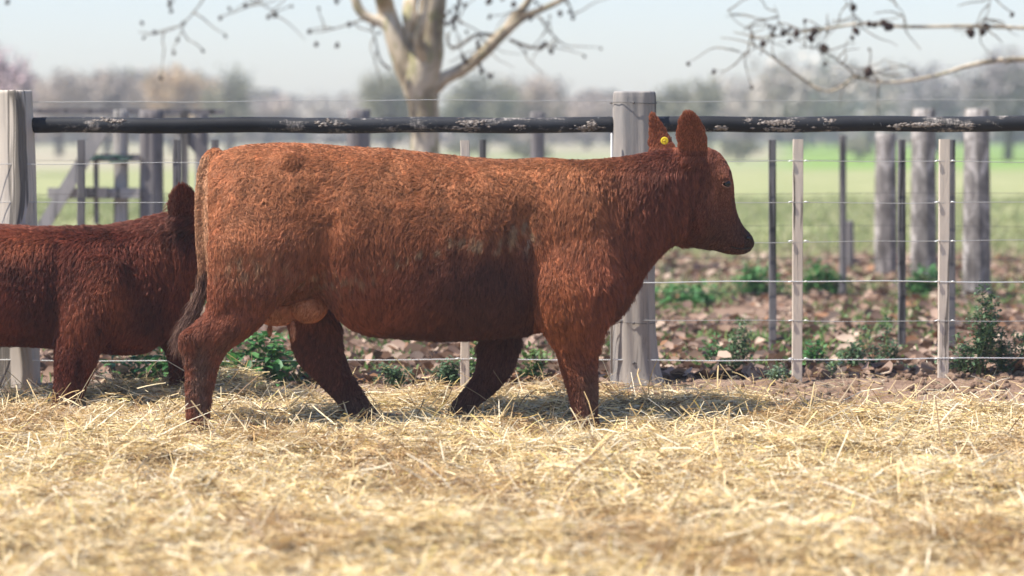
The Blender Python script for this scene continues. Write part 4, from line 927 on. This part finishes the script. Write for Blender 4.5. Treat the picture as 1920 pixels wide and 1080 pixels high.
# tree reaching in from the right
T2Y = 24.0; T2 = at(2420, 560, T2Y); T2.z = 0
rt = empty('plane_tree', 'plane tree whose thin bare branches with dark seed balls reach in at upper right', 'tree', T2)
limb([(2420, 620, 50), (2415, 400, 42), (2405, 250, 40), (2390, 60, 34), (2380, -200, 26), (2390, -500, 14)], rt, T2, T2Y, 'trunk')
RB = [[(2398, 180, 20), (2250, 95, 12), (2080, 58, 7), (1920, 52, 5.2), (1820, 49, 4.6), (1700, 50, 4.2), (1620, 44, 4), (1560, 52, 3.2), (1490, 62, 2.4), (1430, 70, 2), (1375, 60, 1.2)],
      [(2402, 240, 20), (2250, 160, 14), (2080, 118, 9), (1960, 112, 8), (1880, 112, 7), (1820, 122, 5.5), (1760, 140, 4.4), (1690, 153, 4), (1640, 152, 3.6), (1600, 144, 3.4), (1585, 158, 3), (1560, 170, 3), (1535, 166, 3.6), (1500, 145, 3), (1460, 115, 2.6), (1420, 88, 2), (1385, 75, 1.4), (1350, 70, 1)],
      [(1605, 146, 2.4), (1590, 128, 2.2), (1560, 105, 2), (1530, 90, 1.6), (1500, 88, 1.2)], [(1650, 152, 2.5), (1632, 135, 2), (1625, 128, 1.5)], [(1412, 84, 1.5), (1410, 60, 1.2), (1380, 40, 1), (1365, 20, .8)],
      [(1620, 44, 1.6), (1600, 25, 1.3), (1580, -10, 1)], [(1560, 52, 1.4), (1540, 75, 1.1), (1520, 95, .9)], [(1830, 49, 2), (1850, 30, 1.5), (1860, -20, 1.2)], [(1700, 50, 1.4), (1690, 20, 1.1), (1650, -20, .9)],
      [(1440, 66, 1.3), (1460, 40, 1), (1452, 10, .8)], [(1420, 88, 1.3), (1395, 100, 1), (1370, 90, .8)]]
RB = [[(p[0], p[1], p[2]*(.72 if p[2] < 12 else 1)) for p in b] for b in RB]
for b in RB: limb(b, rt, T2, T2Y, 'branch' if b[0][2] > 10 else 'twig', BARK if b[0][2] > 10 else TW, 7, sub=4)
sprout([RB[0][3:], RB[1][3:]] + RB[2:], rt, T2, T2Y, 60, 6, 40, .3)
balls([(1600, 14, 1), (1605, 58), (1630, 45, 1.2), (1640, 47, 1.2), (1655, 43, 1.3), (1662, 48, 1.3), (1670, 50), (1525, 62, 1.3), (1520, 72, 1.3), (1528, 57, 1.2), (1545, 91, 1.4), (1493, 63, 1.1), (1480, 78, 1.1), (1468, 62, 1.1), (1452, 54), (1430, 82), (1628, 135, 1.4), (1820, 62, 1.4), (1842, 60, 1.2), (1850, 50)], rt, T2, T2Y, .05)

# ------------------------------------------------------------------ far trees
def far_tree(px, top, Y, wpx, cols, label, seed, n=2600, bottom=242, leafy=.5, yshape=.5):
    r = np.random.default_rng(seed); b = at(px, 242, Y); H = at(px, top, Y).z; O = Vector((b.x, Y, 0)); W = wpx/F_PX*Y/2*1.25
    root = empty('far_tree', label, 'tree', O, 'hazy trees on the horizon')
    mb = MB(); mb.tube([Vector((0, 0, -.2)), Vector((.1, 0, H*.35)), Vector((0, 0, H*.75))], [H*.03+.1, H*.022+.05, .05], 8)
    for k in range(7):
        a = r.uniform(0, 6.28); e_ = Vector((math.cos(a)*W*.7, math.sin(a)*W*.7, H*r.uniform(.6, .95))); s_ = Vector((0, 0, H*r.uniform(.2, .5))); mb.tube([s_, s_.lerp(e_, .5) + Vector((0, 0, H*.05)), e_], [H*.012+.03, H*.008+.02, .02], 5)
    tm = bpy.data.materials.get('far_bark') or NM('far_bark', .9, .1).m; tm.node_tree.nodes['Principled BSDF'].inputs['Base Color'].default_value = (.13, .11, .10, 1)
    link('trunk', mb.mesh('trunk', tm, True), root)
    nc = 26; th = r.uniform(0, 6.28, nc); rad_ = np.sqrt(r.random(nc))*.78; zc = r.uniform(.30, .86, nc)
    sc_ = (1 - ((zc-.5)/.62)**2)
    C = np.stack([np.cos(th)*rad_*W*np.sqrt(np.clip(sc_, .1, 1)), np.sin(th)*rad_*W*np.sqrt(np.clip(sc_, .1, 1)), zc*H], 1); ci = r.integers(0, nc, n)
    P = C[ci] + r.normal(0, 1, (n, 3))*np.array([W*.17, W*.17, H*.09])
    P[:, 2] = np.clip(P[:, 2], .02*H, H*1.03)
    V, t = leaf_cards(P, r.uniform(.5, 1.2, n)*max(W, 1.5)*.055*(1 if leafy > .4 else .6), r, 2.5, .2)
    cl = np.array(cols)[r.integers(0, len(cols), nc)][ci]*r.uniform(.75, 1.2, n)[:, None]
    link('crown', mesh_np('crown', V, t, GREEN_F, True, np.repeat(cl, 7, 0)), root, kind='stuff')
GREEN_F = mat_tint('far_foliage', .9, .1)
BEI = [(.40, .33, .27), (.46, .37, .29), (.34, .29, .25)]; TAN = [(.55, .40, .24), (.48, .36, .22)]; GRY = [(.24, .23, .15), (.31, .29, .20), (.19, .19, .13)]; PNK = [(.62, .46, .46), (.52, .40, .42)]; PUR = [(.28, .25, .24), (.36, .32, .31)]; PAL = [(.44, .39, .32), (.50, .45, .38)]
FT = [(10, 90, 90, 95, PNK, 'pinkish bare tree behind the left post'), (110, 134, 150, 110, BEI, 'beige leafless tree just right of the left post'), (200, 130, 160, 130, BEI, 'beige leafless tree above the corral gate'),
      (325, 128, 170, 150, TAN, 'tan rounded tree above the rump of the calf'), (430, 124, 150, 90, GRY, 'olive grey tree at the right end of the left row'), (500, 185, 230, 150, BEI, 'low distant bush right of the olive tree above the cow rump'),
      (620, 178, 240, 120, PAL, 'low pale bush left of the big bare trunk'), (728, 128, 140, 100, GRY, 'dark green-grey tree directly left of the big bare trunk'), (905, 140, 150, 130, GRY, 'grey-green tree right of the big bare trunk'),
      (1000, 142, 160, 120, BEI, 'beige-grey tree above the shoulder of the red cow'), (1100, 168, 200, 130, BEI, 'low beige tree left of the middle post'), (1290, 132, 150, 130, GRY, 'grey-green tree above the ears of the red cow'),
      (1400, 150, 190, 130, PAL, 'pale tree right of the ears of the red cow'), (1500, 110, 180, 200, PAL, 'pale hazy tree under the hanging seed balls'), (1630, 120, 190, 150, PAL, 'pale hazy tree above the three log posts'),
      (1760, 125, 170, 130, PUR, 'purplish grey tree above the rightmost pale batten'), (1890, 98, 130, 150, PUR, 'tall purplish grey tree at the right edge')]
for i, (px, top, Y, wp, cl, lab) in enumerate(FT): far_tree(px, top, Y, wp, cl, lab, 100+i)
for i, (px, top, Y, wp, lab) in enumerate([(1385, 262, 125, 70, 'low grey-green bush in the field behind the first pale batten'), (1612, 258, 130, 60, 'low grey-green bush in the field beside the leftmost log post'),
        (1290, 270, 135, 90, 'low grey-green bush in the field right of the cow ears'), (985, 266, 128, 80, 'low grey-green bush in the field above the cow shoulder'), (870, 268, 140, 60, 'low grey-green bush in the field just right of the big bare trunk')]):
    far_tree(px, top, Y, wp, GRY, lab, 200+i, 900)
# distant hedge line
r = np.random.default_rng(77); n = 26000; X = r.uniform(-1, 1, n)*90; Y = 255 + r.uniform(-6, 6, n); top = 4.3 + 1.5*sn(np.stack([X, 0*X, 0*X], 1), 78, .03, 3); Z = r.random(n)*top
V, t = leaf_cards(np.stack([X, Y, Z], 1), r.uniform(.25, .6, n), r, 2.5, .2)
cl = np.array(BEI + PAL + GRY)[r.integers(0, 8, n)]
link('distant_hedgerow', mesh_np('distant_hedgerow', V, t, GREEN_F, True, np.repeat(cl, 7, 0)), kind='stuff')

# ------------------------------------------------------------------ haze
mb = MB(); mb.box((0, 180, 11), (700, 500, 24.5)); hz = NM('haze'); hz.t.nodes.remove(hz.b)
pv = hz.n('ShaderNodeVolumePrincipled'); pv.inputs['Color'].default_value = (.86, .93, 1, 1); pv.inputs['Density'].default_value = 0.0010; pv.inputs['Anisotropy'].default_value = 0.0
hz.l(pv.outputs[0], hz.o.inputs['Volume']); link('haze', mb.mesh('haze', hz.m), kind='stuff')
print('TRIS', sum(sum(len(p.vertices)-2 for p in o.data.polygons) if len(o.data.polygons) < 20000 else len(o.data.polygons)*2 for o in sc.objects if o.type == 'MESH'))
